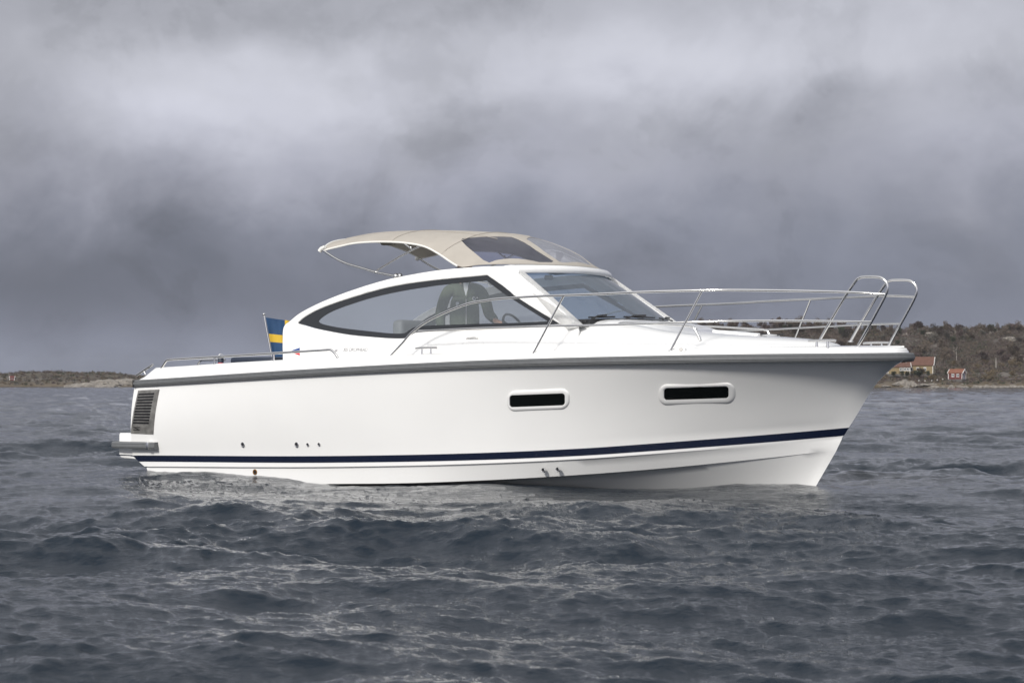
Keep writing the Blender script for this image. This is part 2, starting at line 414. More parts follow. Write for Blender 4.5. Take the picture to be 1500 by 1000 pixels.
# foredeck plate and cockpit sole
bm = bmesh.new(); rows = []
for x in [5.6 + i * (9.6 - 5.6) / 40 for i in range(41)]:
    y2 = max(0, ys(x) - .2); rows.append([(x, -y2 * c, zg(x) + .004 + .02 * (1 - c * c)) for c in (1, .6, .2, -.2, -.6, -1)])
loft(bm, rows); link('foredeck', bm, M['gel'], boat)
bm = bmesh.new()
addbm(bm, boxbm((3.1, 0, .72), (5.0, 2.5, .06))); addbm(bm, boxbm((3.1, -1.29, 1.0), (5.0, .05, .6))); addbm(bm, boxbm((3.1, 1.29, 1.0), (5.0, .05, .6)))
addbm(bm, boxbm((.52, 0, 1.0), (.10, 2.6, .58), .02))
link('cockpit', bm, M['gel'], boat)
# --- swim platform
prof = [(-.30, .455), (-.285, .475), (.30, .475), (.30, .165), (.10, .160), (.04, .153), (-.2, .155), (-.27, .17), (-.30, .20)]
bm = bmesh.new(); a = [bm.verts.new((x, -1.385, z)) for x, z in prof]; b = [bm.verts.new((x, 1.385, z)) for x, z in prof]
bm.faces.new(a); bm.faces.new(b[::-1])
for i in range(len(prof)): bm.faces.new((a[i], b[i], b[(i + 1) % len(prof)], a[(i + 1) % len(prof)]))
bmesh.ops.bevel(bm, geom=[e for e in bm.edges if abs(e.verts[0].co.y - e.verts[1].co.y) < .01], offset=.012, segments=2, profile=.5, affect='EDGES')
plat = link('swim_platform', bm, M['gel'], boat, 35)
bm = bmesh.new(); p0 = [(.43, -1.475), (-.22, -1.475), (-.32, -1.40), (-.34, -1.25), (-.36, 0), (-.34, 1.25), (-.32, 1.40), (-.22, 1.475), (.43, 1.475)]
pts = cr([(x, y, 0) for x, y in p0], 5); rr = []
for i, p in enumerate(pts):
    t = (pts[min(i + 1, len(pts) - 1)] - pts[max(i - 1, 0)]).normalized(); n = Vector((t.y, -t.x, 0))
    if n.dot(Vector((p.x - 1, p.y, 0))) < 0: n = -n
    rr.append([p + n * a + Vector((0, 0, .328 + b)) for a, b in [(-.03, .043), (.03, .041), (.042, .02), (.036, .012), (.042, .004), (.042, -.02), (.03, -.041), (-.03, -.043)]])
g = loft(bm, rr); bm.faces.new(g[0]); bm.faces.new(g[-1])
fs = link('fender_strip', bm, M['rubber'], plat, 25)
bm = boxbm((.315, -1.479, .328), (.045, .09, .092), .006); link('clip_band', bm, M['chrome'], fs)
bm = bmesh.new()
q = [on(170, 665, lambda X, Z: -1.387), on(214, 667, lambda X, Z: -1.387), on(214, 675, lambda X, Z: -1.387), on(206, 670, lambda X, Z: -1.387), on(190, 667.4, lambda X, Z: -1.387), on(170, 666.6, lambda X, Z: -1.387)]
bm.faces.new([bm.verts.new((p.x, -1.3885, p.z)) for p in q]); link('platform_stripe', bm, M['stripe'], plat)
bm = bmesh.new(); bm.faces.new([bm.verts.new((p.x, 1.3885, p.z)) for p in q]); link('platform_stripe', bm, M['stripe'], plat)
# --- engine vent panel on the quarter
def on_side(px, py): return on(px, py, side)
vc = [on_side(*p) for p in ((203, 571.5), (234, 570), (225, 636), (192, 634.6))]
def vq(a, b, o=.006):
    p = vc[0].lerp(vc[1], a).lerp(vc[3].lerp(vc[2], a), b); return Vector((p.x, side(p.x, p.z) - o, p.z))
def slab(bm, quad, t):
    f = bm.faces.new([bm.verts.new(p) for p in quad]); r = bmesh.ops.extrude_face_region(bm, geom=[f])
    for v in r['geom']:
        if isinstance(v, bmesh.types.BMVert): v.co.y += t
bm = bmesh.new(); loft(bm, [[vq(a / 6, b / 10) for a in range(7)] for b in range(11)])
bmesh.ops.solidify(bm, geom=list(bm.faces), thickness=.006)
for sgn in (0,):
    vent = link('vent_panel', bm, M['brushed'], boat)
bm = bmesh.new()
for k in range(11):
    b = .075 + k * .0655; w0, w1 = .06, .80 - .003 * k
    slab(bm, [vq(w0, b, .0085), vq(w1, b, .0085), vq(w1, b + .042, .0085), vq(w0, b + .042, .0085)], .003)
link('louvre_slots', bm, M['black'], vent)
bm = bmesh.new()      # the maker's slanted letter mark
for seg in [((.10, .845), (.40, .845), (.40, .862), (.10, .862)), ((.10, .905), (.40, .905), (.40, .922), (.10, .922)), ((.12, .862), (.20, .862), (.38, .905), (.30, .905))]:
    slab(bm, [vq(a, b, .0085) for a, b in seg], .003)
link('maker_mark', bm, M['black'], vent)
# --- skin fittings
def fitting(px, py, r, mat, name='skin_fitting', parent=hull, f=side):
    p = on(px, py, f); bm = bmesh.new(); y = p.y
    ang = [2 * math.pi * k / 16 for k in range(16)]
    def ring(rad, dy): return [bm.verts.new((p.x + rad * math.cos(a), y - dy, p.z + rad * math.sin(a))) for a in ang]
    rg = [ring(r, -.01), ring(r, .006), ring(r * .85, .010), ring(r * .6, .008), ring(r * .55, -.01)]
    for a, b in zip(rg, rg[1:]):
        for k in range(16): bm.faces.new((a[k], a[(k + 1) % 16], b[(k + 1) % 16], b[k]))
    o = link(name, bm, mat, parent)
    bm = bmesh.new(); bm.faces.new([bm.verts.new((p.x + r * .58 * math.cos(a), y - .004, p.z + r * .58 * math.sin(a))) for a in ang]); link('opening', bm, M['black'], parent) if parent is boat else None
    if parent is hull:
        bm2 = bmesh.new(); bm2.faces.new([bm2.verts.new((p.x + r * .58 * math.cos(a), y - .0045, p.z + r * .58 * math.sin(a))) for a in ang]); x = link('outlet_hole', bm2, M['black'], hull)
    return o
def ylow(X, Z): 
    return -(yt(X) - .05 - .02 * (.2 - Z))
fitting(356, 651, .032, M['chrome']); fitting(434.8, 651, .032, M['chrome']); fitting(451, 651, .022, M['chrome']); fitting(467.5, 650.6, .022, M['chrome'])
fitting(373.7, 691, .034, M['brass'], f=ylow); fitting(796, 688.5, .026, M['chrome'], f=ylow); fitting(817, 687.5, .026, M['chrome'], f=ylow)
# --- portlights
def rrect(px0, py0, px1, py1, tilt, rad, n=6):
    """rounded rectangle in measured pixels, tilt = rise over its width"""
    o = []
    for cx, cy, a0 in ((px1 - rad, py0 + rad, -90), (px1 - rad, py1 - rad, 0), (px0 + rad, py1 - rad, 90), (px0 + rad, py0 + rad, 180)):
        for k in range(n + 1):
            a = R(a0 + 90 * k / n); x = cx + rad * math.cos(a); y = cy + rad * math.sin(a)
            o.append((x, y - tilt * (x - (px0 + px1) / 2) / (px1 - px0)))
    return o
def ringbm(loops):
    bm = bmesh.new(); g = [[bm.verts.new(p) for p in lp] for lp in loops]
    for a, b in zip(g, g[1:]):
        n = len(a)
        for k in range(n): bm.faces.new((a[k], a[(k + 1) % n], b[(k + 1) % n], b[k]))
    return bm, g
for (x0, y0, x1, y1, tl), (gx0, gy0, gx1, gy1, gt) in (((743, 570, 835, 601, 4), (747.5, 577.2, 828.8, 594.8, 3)), ((964.5, 561.5, 1078, 592.5, 3), (973.5, 567.2, 1068.5, 584.2, 3))):
    loops = []
    for grow, off in ((0, -.004), (.9, .012), (2.2, .018), (4.2, .020)):
        k = grow / 5.6
        px = rrect(x0 + (gx0 - x0) * k, y0 + (gy0 - y0) * k, x1 + (gx1 - x1) * k, y1 + (gy1 - y1) * k, tl + (gt - tl) * k, 13 - 8 * k)
        loops.append([on_side(*p) + Vector((0, -off, 0)) for p in px])
    px = rrect(gx0, gy0, gx1, gy1, gt, 4.5)
    loops.append([on_side(*p) + Vector((0, -.018, 0)) for p in px]); loops.append([on_side(*p) + Vector((0, -.002, 0)) for p in px])
    e = bpy.data.objects.new('portlight', None); COL.objects.link(e); e.parent = boat
    bm, g = ringbm(loops); link('portlight_frame', bm, M['gel'], e, 50)
    bm = bmesh.new(); loft(bm, [[on_side(gx0 - .8 + (gx1 - gx0 + 1.6) * a / 12, gy0 - .6 + (gy1 - gy0 + 1.2) * b_ / 5 - gt * (a / 12 - .5)) + Vector((0, -.006, 0)) for a in range(13)] for b_ in range(6)])
    link('dark_pane', bm, M['tint'], e)
# --- cabin side with arch, window opening and raked pillar (both sides)
C2 = lambda px, py: (lambda p: (p.x, p.z))(on(px, py, cab))
def sm(pts, n=4): return [(p.x, p.y) for p in cr([(a, b, 0) for a, b in pts], n)]
arch_out = sm([C2(*p) for p in ((414, 536), (413.5, 500), (415, 479), (425, 469.2), (440, 457.5), (466, 444), (499, 430.5), (537, 417.5), (571, 408), (609, 400.5), (645, 395), (677, 392), (706, 390), (741, 389))])
fr = [C2(*p) for p in ((756, 397.5), (800, 434), (846, 474))]
bot = [(6.36, 1.66), (6.36, 1.36), (2.2, 1.30)]
win_top = sm([C2(*p) for p in ((435, 472.6), (446, 463.5), (468, 451.7), (503, 439), (556, 423.3), (600, 414.6), (650, 408.5), (690, 404.8), (713, 402.6))])
win_fr = [C2(*p) for p in ((736, 418.5), (758, 436.5), (821, 475))]
win_bot = [C2(*p) for p in ((760, 478), (690, 481), (630, 483))] + sm([C2(*p) for p in ((618, 483.6), (610, 485.5), (602, 490), (595, 494), (588, 495.2), (572, 495), (556, 494), (512, 490), (468, 481.9), (450, 477))])
hole = win_top + win_fr + win_bot
outer = [q for q in arch_out] + fr + bot
ci = lambda d: (lambda X, Z: Vector((X, cab(X, Z) - d, Z)))
for sgn in (-1, 1):
    def fl(o_):
        if sgn > 0:
            for v in o_.data.vertices: v.co.y = -v.co.y
            o_.data.flip_normals()
        return o_
    bm = panel(outer, [hole], ci(0), .09, .045)
    bmesh.ops.bevel(bm, geom=[e for e in bm.edges if len(e.link_faces) == 2 and e.calc_face_angle(0) > R(60)], offset=.012, segments=2, profile=.5, affect='EDGES')
    cs = fl(link('cabin_side', bm, M['gel'], boat, 45))
    # window: dark border ring and clear pane
    def shrink(poly, d):
        o = []; n = len(poly)
        ar = sum(poly[i][0] * poly[(i + 1) % n][1] - poly[(i + 1) % n][0] * poly[i][1] for i in range(n))
        for i in range(n):
            a, b, c = Vector(poly[i - 1]), Vector(poly[i]), Vector(poly[(i + 1) % n])
            t1, t2 = (b - a).normalized(), (c - b).normalized(); n1 = Vector((-t1.y, t1.x)); n2 = Vector((-t2.y, t2.x)); m_ = n1 + n2
            if m_.length < .3: m_ = n1
            m_ = m_.normalized(); q = b + m_ * (d / max(.45, m_.dot(n1))) * (1 if ar > 0 else -1); o.append((q.x, q.y))
        return o
    big = hole
    inner = sm([C2(*p) for p in ((465, 469.6), (470, 464.5), (482, 457), (500, 449.5), (530, 439.5), (560, 431.5), (600, 423.5), (650, 416.3), (690, 412.3), (711, 410.5))]) + \
        [C2(*p) for p in ((730, 425), (757, 443), (800, 469.5))] + [C2(*p) for p in ((800, 470.6), (760, 472.5), (690, 474.5), (640, 476))] + \
        sm([C2(*p) for p in ((622, 477), (606, 479), (598, 483.5), (592, 487.3), (585, 488.3), (570, 488), (540, 485), (500, 480.3), (475, 475.5), (467, 472.5))])
    bm = panel(big, [inner], ci(-.018), .09, .012)
    wf = fl(link('side_window_border', bm, M['band'], boat, 40))
    bm = panel(inner, [], ci(-.024), .12)
    fl(link('side_window_pane', bm, M['glass'], boat, 40))
# mouldings and marks on the cabin side
bm = bmesh.new(); tube(bm, [on(px, py, lambda X, Z: cab(X, Z) + .003) for px, py in ((424, 501.8), (432, 503.3), (460, 504.2), (500, 505.2), (560, 506.2), (600, 507))], .005, 6); link('styling_line', bm, M['gel'], boat)
bm = bmesh.new(); tube(bm, [on(px, py, lambda X, Z: cab(X, Z) - .008) for px, py in ((613, 484.5), (640, 483.4), (700, 481.4), (760, 478.8), (822, 475.8))], .012, 8); link('window_trim', bm, M['chrome'], boat)
def decal(pxs, mat, name, d=.004, f=cab, parent=boat, both=False):
    bm = bmesh.new()
    for poly in pxs: bm.faces.new([bm.verts.new(on(px, py, lambda X, Z: f(X, Z) - d)) for px, py in poly])
    return link(name, bm, mat, parent)
decal([[(427, 513.2), (439, 509), (439, 513.4), (433, 514)]], M['blue'], 'blue_emblem_half')
decal([[(427.5, 516.2), (433, 516.4), (439, 516.8), (439, 520.5)]], M['red'], 'red_emblem_half')
decal([[(490, 512.5), (495, 511.5), (493.5, 513.6), (495, 514.8), (491, 515)]], M['grey'], 'dolphin_emblem')
cu = bpy.data.curves.new('lettering', 'FONT'); cu.body = '305 DROPHEAD'; cu.size = .062; cu.extrude = .0015
to = bpy.data.objects.new('tmp', cu); COL.objects.link(to); bpy.context.view_layer.update()
me = bpy.data.meshes.new_from_object(to.evaluated_get(bpy.context.evaluated_depsgraph_get())); bpy.data.objects.remove(to)
p0 = on(502, 514.3, cab); p1 = on(538, 514.6, cab); wtx = max(v.co.x for v in me.vertices); k = (p1.x - p0.x) / wtx
for v in me.vertices:
    X = p0.x + v.co.x * k; Z = p0.z + (p1.z - p0.z) * v.co.x / wtx + v.co.y * .95; v.co = (X, cab(X, Z) - .003 - v.co.z, Z)
me.name = 'lettering'; me.materials.append(M['grey']); lo = bpy.data.objects.new('lettering', me); COL.objects.link(lo); lo.parent = boat
# recessed hatch with steel pull
bm, g = ringbm([[on(*p, lambda X, Z: cab(X, Z) - .001) for p in rrect(678, 487, 708, 508, .6, 3)], [on(*p, lambda X, Z: cab(X, Z) - .005) for p in rrect(678.6, 487.6, 707.4, 507.4, .6, 3)]]); bm.faces.new(g[-1])
hp = link('side_hatch', bm, M['gel'], boat, 20)
bm = bmesh.new(); tube(bm, cr([on(*p, lambda X, Z: cab(X, Z) - d) for p, d in (((683, 496.5), .0), ((686, 494.8), .025), ((698, 494.4), .025), ((701, 495.8), 0))], 4), .009, 8); link('pull_handle', bm, M['chrome'], hp)

# --- raised foredeck (trunk)
yb = stab([(5.6, 1.25), (6.0, 1.269), (6.36, 1.254), (7, 1.155), (7.6, 1.0), (8.2, .76), (8.6, .50), (8.86, .16)])
tz = stab([(5.9, 1.80), (6.5, 1.80), (6.9, 1.765), (7.19, 1.69), (7.77, 1.625), (8.24, 1.59), (8.63, 1.55), (8.80, 1.515), (8.86, 1.48)])
tp = stab([(5.9, 9), (6.3, 7), (7, 4.2), (8, 3.2), (8.86, 2.5)])
def trunk(s, x):
    zb = zg(x) + .004; p = tp(x); z = zb + (tz(x) - zb) * max(0, 1 - abs(s) ** p) ** (1 / 1.5)
    return Vector((x, yb(x) * s * (1 - .24 * (z - zb)), z))
bm = bmesh.new(); SS = [math.sin(R(-90 + 180 * i / 40)) for i in range(41)]
loft(bm, [[trunk(s, 5.6 + i * (8.86 - 5.6) / 50) for s in SS] for i in range(51)]); link('cabin_trunk', bm, M['gel'], boat, 60)
def trunk_z(x, y): return trunk(max(-1, min(1, y / yb(x))), x).z
# --- windscreen
def wsp(s, t):
    B = Vector((6.58 - .32 * abs(s) ** 2.2, 1.16 * s, 1.775 - .03 * s * s)); T = Vector((5.72 - .30 * abs(s) ** 2.2, .985 * s, 2.355 - .03 * s * s))
    p = B.lerp(T, t); p += Vector((.03, 0, .03)) * math.sin(math.pi * t) * .5 * (1 - s * s); return p
SW = [-.985 + 1.97 * i / 30 for i in range(31)]
bm = bmesh.new(); loft(bm, [[wsp(s, t / 8) for s in SW] for t in range(9)]); ws = link('windscreen', bm, M['wglass'], boat, 60)
bm = bmesh.new(); loft(bm, [[wsp(s, t) + Vector((.004, 0, .006)) for s in SW] for t in (-.04, .0, .05)]); link('windscreen_base', bm, M['black'], boat, 60)
bm = bmesh.new(); loft(bm, [[wsp(s, t) + Vector((.004, 0, .006)) for s in SW] for t in (.965, 1.0, 1.03)]); link('windscreen_top_band', bm, M['black'], boat, 60)
# forward pillar on port mirrors the starboard one: part of cabin_side; slim white outer posts follow the glass edge
for sg in (-1, 1):
    bm = bmesh.new(); rr = []
    for i in range(-1, 12):
        t = i / 10; rr.append([wsp(sg * .935, t) + Vector((.016, 0, .016)), wsp(sg * .965, t) + Vector((.024, 0, .02)), wsp(sg * 1.0, t) + Vector((.012, sg * .012, .012)), wsp(sg * 1.0, t) + Vector((-.05, sg * .035, 0)), wsp(sg * 1.0, t) + Vector((-.10, sg * .02, -.02))])
    if sg > 0: rr = [[wsp(.985, i / 10) + Vector((.0, 0, .0)), wsp(1.0, i / 10) + Vector((.06, .02, .015)), wsp(1.0, i / 10) + Vector((.08, .045, .01)), wsp(1.0, i / 10) + Vector((.06, .065, 0)), wsp(1.0, i / 10) + Vector((-.06, .06, -.02))] for i in range(-1, 12)]
    loft(bm, rr); bmesh.ops.solidify(bm, geom=list(bm.faces), thickness=.012); link('windscreen_pillar', bm, M['gel'], boat, 50)
for s0, s1, lift in ((-.55, -.05, .02), (.1, .55, .02), (-.9, -.62, .02)):
    bm = bmesh.new(); piv = wsp(s0, .0) + Vector((.05, 0, .0)); tip = wsp(s1, .075) + Vector((.03, 0, .03))
    tube(bm, [piv, piv.lerp(tip, .5) + Vector((.02, 0, .03)), tip], .010, 8); tube(bm, [wsp(s0 + (s1 - s0) * a, .06) + Vector((.02, 0, .018)) for a in (.3, .6, 1.0, 1.35)], .009, 6)
    addbm(bm, boxbm(piv, (.06, .09, .05), .012)); link('windscreen_wiper', bm, M['black'], boat)
# header across the top of the windscreen
bm = bmesh.new(); rr = []
for i in range(33):
    s = -1.0 + 2.0 * i / 32; c = Vector((5.73 - .30 * min(1.1, abs(s)) ** 2.2, 1.0 * s, 2.39 - .02 * s * s))
    n = Vector((1, .0, 0)); prof = [(.035, -.055), (.05, -.035), (.045, .0), (.01, .028), (-.06, .038), (-.15, .03), (-.165, .0), (-.15, -.03), (-.05, -.05)]
    rr.append([c + n * a + Vector((0, 0, b)) for a, b in prof] + [c + n * prof[0][0] + Vector((0, 0, prof[0][1]))])
g = loft(bm, rr); bm.faces.new(g[0][:-1]); bm.faces.new(g[-1][:-1][::-1]); link('roof_header', bm, M['gel'], boat, 50, weld=.0005)
# --- canvas top
Ec = cr([at_y(px, py, -.95) for px, py in ((475, 366.5), (500, 360.5), (521, 356.3), (556, 354.3), (591, 355.6), (622, 361), (644, 372), (662, 384), (677, 391.3), (698, 388.6), (721, 387), (748, 386.5))], 6)
Cc = cr([Vector(p) for p in ((2.49, 0, 2.86), (2.85, 0, 2.905), (3.21, 0, 2.925), (3.82, 0, 2.915), (4.47, 0, 2.87), (4.85, 0, 2.82), (5.15, 0, 2.74), (5.45, 0, 2.605), (5.68, 0, 2.43))], 6)
def along(pl, t):
    L = [0]
    for a, b in zip(pl, pl[1:]): L.append(L[-1] + (b - a).length)
    d = t * L[-1]
    for i in range(len(pl) - 1):
        if d <= L[i + 1] + 1e-9: return pl[i].lerp(pl[i + 1], (d - L[i]) / max(1e-9, L[i + 1] - L[i]))
    return pl[-1]
def canopy(s, t):
    e, c = along(Ec, t), along(Cc, t); g = max(0, 1 - abs(s) ** 2.1) ** .72
    if t > .9: gx = max(0, 1 - abs(s) ** 2.2)
    else: gx = g
    w = .95 + .03 * t
    return Vector((e.x + (c.x - e.x) * (gx if t > .9 else g), w * s, e.z + (c.z - e.z) * g))
def can_inv(px, py):
    """(s, t) of the canopy point measured in the photograph (near side)"""
    best = None
    for i in range(81):
        for j in range(81):
            s, t = -1 + i / 80 * 1.3, .35 + .65 * j / 80; q = cgrid[i][j]
            d = (q[0] - px) ** 2 + (q[1] - py) ** 2
            if best is None or d < best[0]: best = (d, s, t)
    return best[1:]
def topx(p):
    D = OY + p.x * UY + p.y * PY_; return (750 + FPX * (OX + p.x * UX + p.y * PX_) / D, HORY - FPX * (p.z - CAM_H) / D)
cgrid = [[topx(canopy(-1 + i / 80 * 1.3, .35 + .65 * j / 80)) for j in range(81)] for i in range(81)]
wpx = [(676, 351.5), (678.5, 349), (684, 348), (700, 347.3), (749, 347), (758, 349.5), (785, 367), (811, 382.5), (809, 384.3), (790, 384.3), (716, 384.3), (708, 381), (695, 370), (683, 360)]
swin = [can_inv(*p) for p in wpx]
fl_ = [can_inv(*p) for p in ((771, 350.5), (783, 358), (797, 368), (812, 378), (824, 384))]
print('FWIN', [(round(a, 2), round(b, 2)) for a, b in fl_])
fwin_s = fl_ + [(0, .975)] + [(-a, b) for a, b in fl_[::-1]] + [(0, fl_[0][1] - .03)]
fwin = sm(fwin_s + fwin_s[:1], 3)[:-1]
swin_m = [(-s, t) for s, t in swin]
full = [(s / 20 - 1, 0.0) for s in range(41)] + [(1, t / 30) for t in range(1, 31)] + [(1 - s / 20, 1.0) for s in range(1, 41)] + [(-1, 1 - t / 30) for t in range(1, 30)]
bm = panel(full, [swin, swin_m, fwin], canopy, .045, .006)
can = link('canvas_top', bm, M['canvas'], boat, 60)
off = lambda s, t: canopy(s, t) + Vector((0, 0, -.004))
bm = panel(swin, [], off, .05); addbm(bm, panel(swin_m, [], off, .05)); link('tinted_side_window', bm, M['vglass'], can, 60, recalc=False)
bm = panel(fwin, [], off, .05); link('clear_front_window', bm, M['cglass'], can, 60)
bm = bmesh.new()
for s in (-1, 1): tube(bm, [canopy(s, t / 50 * .74) for t in range(51)], .011, 6)
tube(bm, [canopy(-1 + s / 20, 0) for s in range(41)], .012, 6); link('edge_piping', bm, M['piping'], can)
bm = bmesh.new()
for s in (-.5, .12, .6): tube(bm, [canopy(s, .03 + t / 40 * .70) + Vector((0, 0, .004)) for t in range(41)], .004, 4)
tube(bm, [canopy(-1 + s / 20, .37) + Vector((0, 0, .003)) for s in range(41)], .005, 4); tube(bm, [canopy(-1 + s / 20, .64) + Vector((0, 0, .003)) for s in range(41)], .005, 4)
link('stitched_seam', bm, M['canvas'], can)
# rolled rear curtain slung under the roof
bm = bmesh.new(); rr = []
for i in range(29):
    y = -.80 + 1.6 * i / 28; c = canopy(y / .97, .30) + Vector((0, 0, -.075 - .012 * math.sin(i * 1.7))); rr.append([c + Vector((.10 * math.cos(a), 0, .045 * math.sin(a) + .008 * math.sin(3 * a + i))) for a in (2 * math.pi * k / 12 for k in range(13))])
g = loft(bm, rr); bm.faces.new(g[0]); bm.faces.new(g[-1]); link('rolled_curtain', bm, M['canvas'], can, 60, weld=.0005)
# white tie at the rear corners and the steel frame
for sg in (-1, 1):
    def side_pts(l, y=-.96): return [(lambda p: Vector((p.x, p.y * -sg, p.z)))(at_y(px, py, y)) for px, py in l]
    bm = bmesh.new(); tube(bm, side_pts([(468.5, 368), (471, 364), (476, 361.5)]), .028, 10, r2=.02); link('corner_tie', bm, M['piping'], can)
    bm = bmesh.new(); tube(bm, cr(side_pts([(473, 366.5), (490, 377.5), (507.6, 386), (530, 392.5), (551, 398.7), (582, 405)]), 5), .0135, 10)
    tube(bm, side_pts([(550.5, 399), (552.5, 395.5), (585, 376), (616.5, 359.8)]), .011, 10); tube(bm, side_pts([(602, 364), (592, 356.5)]), .011, 8)
    for q, rad in (((580, 404.6), .034), ((586, 404), .03), ((602, 363), .02), ((551, 398.5), .018)):
        p = side_pts([q])[0]; bmesh.ops.create_uvsphere(bm, u_segments=12, v_segments=8, radius=rad, matrix=Matrix.Translation(p))
    link('canopy_frame', bm, M['chrome'], boat, 60)
for sg in (-1, 1):
    bm = boxbm((4.62, sg * .93, 2.375), (.10, .06, .06), .015); link('canopy_latch', bm, M['navy'], boat)
# --- guard rails
yr = stab([(4, 1.52), (5, 1.54), (6, 1.54), (6.5, 1.52), (7, 1.47), (8, 1.26), (8.6, .95), (9.0, .66), (9.3, .46), (9.55, .38), (9.7, .38)])
GR = lambda X, Z: -yr(X)
top_px = [(567, 526.5), (577, 516), (590, 502), (602, 488), (622, 472.5), (644, 461), (665, 452), (688, 444), (710, 440.3), (732, 437.3), (789, 433.8), (860, 431.2), (900, 429.4), (938, 427.6), (1026, 425.2), (1080, 424.8), (1168, 426), (1245, 428), (1299, 431)]
mid_px = [(609, 486.3), (633, 484), (700, 480.6), (800, 477.8), (900, 475.4), (1000, 471.8), (1080, 469.9), (1168, 469.6), (1277, 471.2)]
loop_px = [(1201, 497.7), (1219, 466), (1238, 434), (1253, 412), (1258, 407.5), (1265, 405.7), (1284, 405.7), (1292, 407.5), (1298, 413), (1300, 421), (1298, 430), (1288, 450), (1256, 508)]
for sg in (-1, 1):
    def P(l, f=GR): return [(lambda p: Vector((p.x, p.y * -sg, p.z)))(on(px, py, f)) for px, py in l]
    lf = lambda X, Z: -.38
    bm = bmesh.new(); tp_ = P(top_px); md = P(mid_px)
    tp_[-1] = P([(1296.5, 431)], lf)[0]; md[-1] = P([(1277, 471.2)], lf)[0]
    tube(bm, cr(tp_, 6), .0135, 12); tube(bm, cr(md, 6), .0115, 10)
    gr_ = link('bow_rail', bm, M['chrome'], boat, 60)
    bm = bmesh.new()
    lp = P(loop_px, lf); tube(bm, cr(lp, 5), .0145, 12)
    for q in (lp[0], lp[-1]):
        r = bmesh.ops.create_cone(bm, cap_ends=True, segments=16, radius1=.032, radius2=.026, depth=.014, matrix=Matrix.Translation(q + Vector((0, 0, -.002))))
    link('pulpit_loop', bm, M['chrome'], gr_, 60)
    for a, b in (((825.5, 433.4), (780.5, 519)), ((1028, 426), (982, 514))):
        bm = bmesh.new(); q = P([a])[0]; w = P([b], lambda X, Z: -(ys(X) - .07))[0]; tube(bm, [q, w], .0115, 10)
        bmesh.ops.create_cone(bm, cap_ends=True, segments=16, radius1=.028, radius2=.02, depth=.02, matrix=Matrix.Translation(w)); link('stanchion', bm, M['chrome'], gr_, 60)
    w = P([(567.5, 526.5)])[0]; bm = bmesh.new(); bmesh.ops.create_cone(bm, cap_ends=True, segments=16, radius1=.028, radius2=.02, depth=.02, matrix=Matrix.Translation(w)); link('rail_foot', bm, M['chrome'], gr_, 60)
    # stern rail
    sf = lambda X, Z: -(ys(X) - .10)
    bm = bmesh.new(); tube(bm, cr(P([(232.5, 546), (236, 540), (243.5, 528.5), (248, 526.8), (256, 526), (320, 522.3), (400, 517.3), (470, 513), (482, 512.2), (486, 513.2), (491, 518), (497, 526), (505, 530.5)], sf), 4), .0155, 12)
    sr = link('stern_rail', bm, M['chrome'], boat, 60)
    for l in ([(314, 522.8), (314.2, 533), (315.5, 539), (318, 541.8)], [(400.5, 517.4), (401, 528), (402.3, 533.5), (405, 536)]):
        bm = bmesh.new(); tube(bm, cr(P(l, sf), 4), .0115, 10); link('rail_post', bm, M['chrome'], sr, 60)
    # foredeck grab rails
    hf = lambda X, Z: -.86
    for l in ([(903, 481), (906, 476), (910, 473), (930, 472.6), (1000, 476.6), (1011, 478), (1017, 481), (1026, 487.5)],):
        pts = P(l, hf); bm = bmesh.new()
        for q in (pts[0], pts[-1]): q.z = min(q.z, trunk_z(q.x, .86) + .0)
        tube(bm, cr(pts, 5), .0125, 10); link('grab_rail', bm, M['chrome'], boat, 60)
    # cleats
    for cx, cy, hw, leg, f in ((625, 510, 16, 8, lambda X, Z: -1.44), (1204.5, 499.2, 20, 8.2, lambda X, Z: -.68)):
        bm = bmesh.new(); a, b = P([(cx - hw, cy + .3), (cx + hw, cy - .3)], f); m1, m2 = a.lerp(b, .3), a.lerp(b, .7)
        tube(bm, [a, a.lerp(b, .1) + Vector((0, 0, .004)), a.lerp(b, .5) + Vector((0, 0, .006)), a.lerp(b, .9) + Vector((0, 0, .004)), b], .013, 10)
        for q in (m1, m2): tube(bm, [q, q + Vector((0, 0, -.075))], .011, 8, r2=.017)
        link('mooring_cleat', bm, M['chrome'], boat, 60)
    # deck filler cap / wash outlet
p = on(998.5, 513.2, lambda X, Z: -(ys(X) - .055))
bm = bmesh.new(); mt = Matrix.Translation(p + Vector((0, -.008, .004))) @ Matrix.Rotation(R(65), 4, 'X') @ Matrix.Rotation(R(8), 4, 'Y')
bmesh.ops.create_cone(bm, cap_ends=True, segments=24, radius1=.05, radius2=.044, depth=.02, matrix=mt); fc = link('filler_cap', bm, M['gel'], boat, 40)
bm = bmesh.new(); bmesh.ops.create_cone(bm, cap_ends=True, segments=20, radius1=.028, radius2=.022, depth=.03, matrix=mt); link('cap_center', bm, M['brushed'], fc, 40)
# foredeck hatch
bm = boxbm((7.75, .05, trunk_z(7.75, .05) + .006), (.55, .55, .03), .012, Matrix.Rotation(R(5.5), 3, 'Y')); link('foredeck_hatch', bm, M['gel'], boat)
for yy in (-.2, .2):
    bm = boxbm((8.06, yy + .05, trunk_z(8.06, yy) + .02), (.07, .035, .018), .006); link('hatch_hinge', bm, M['black'], boat)
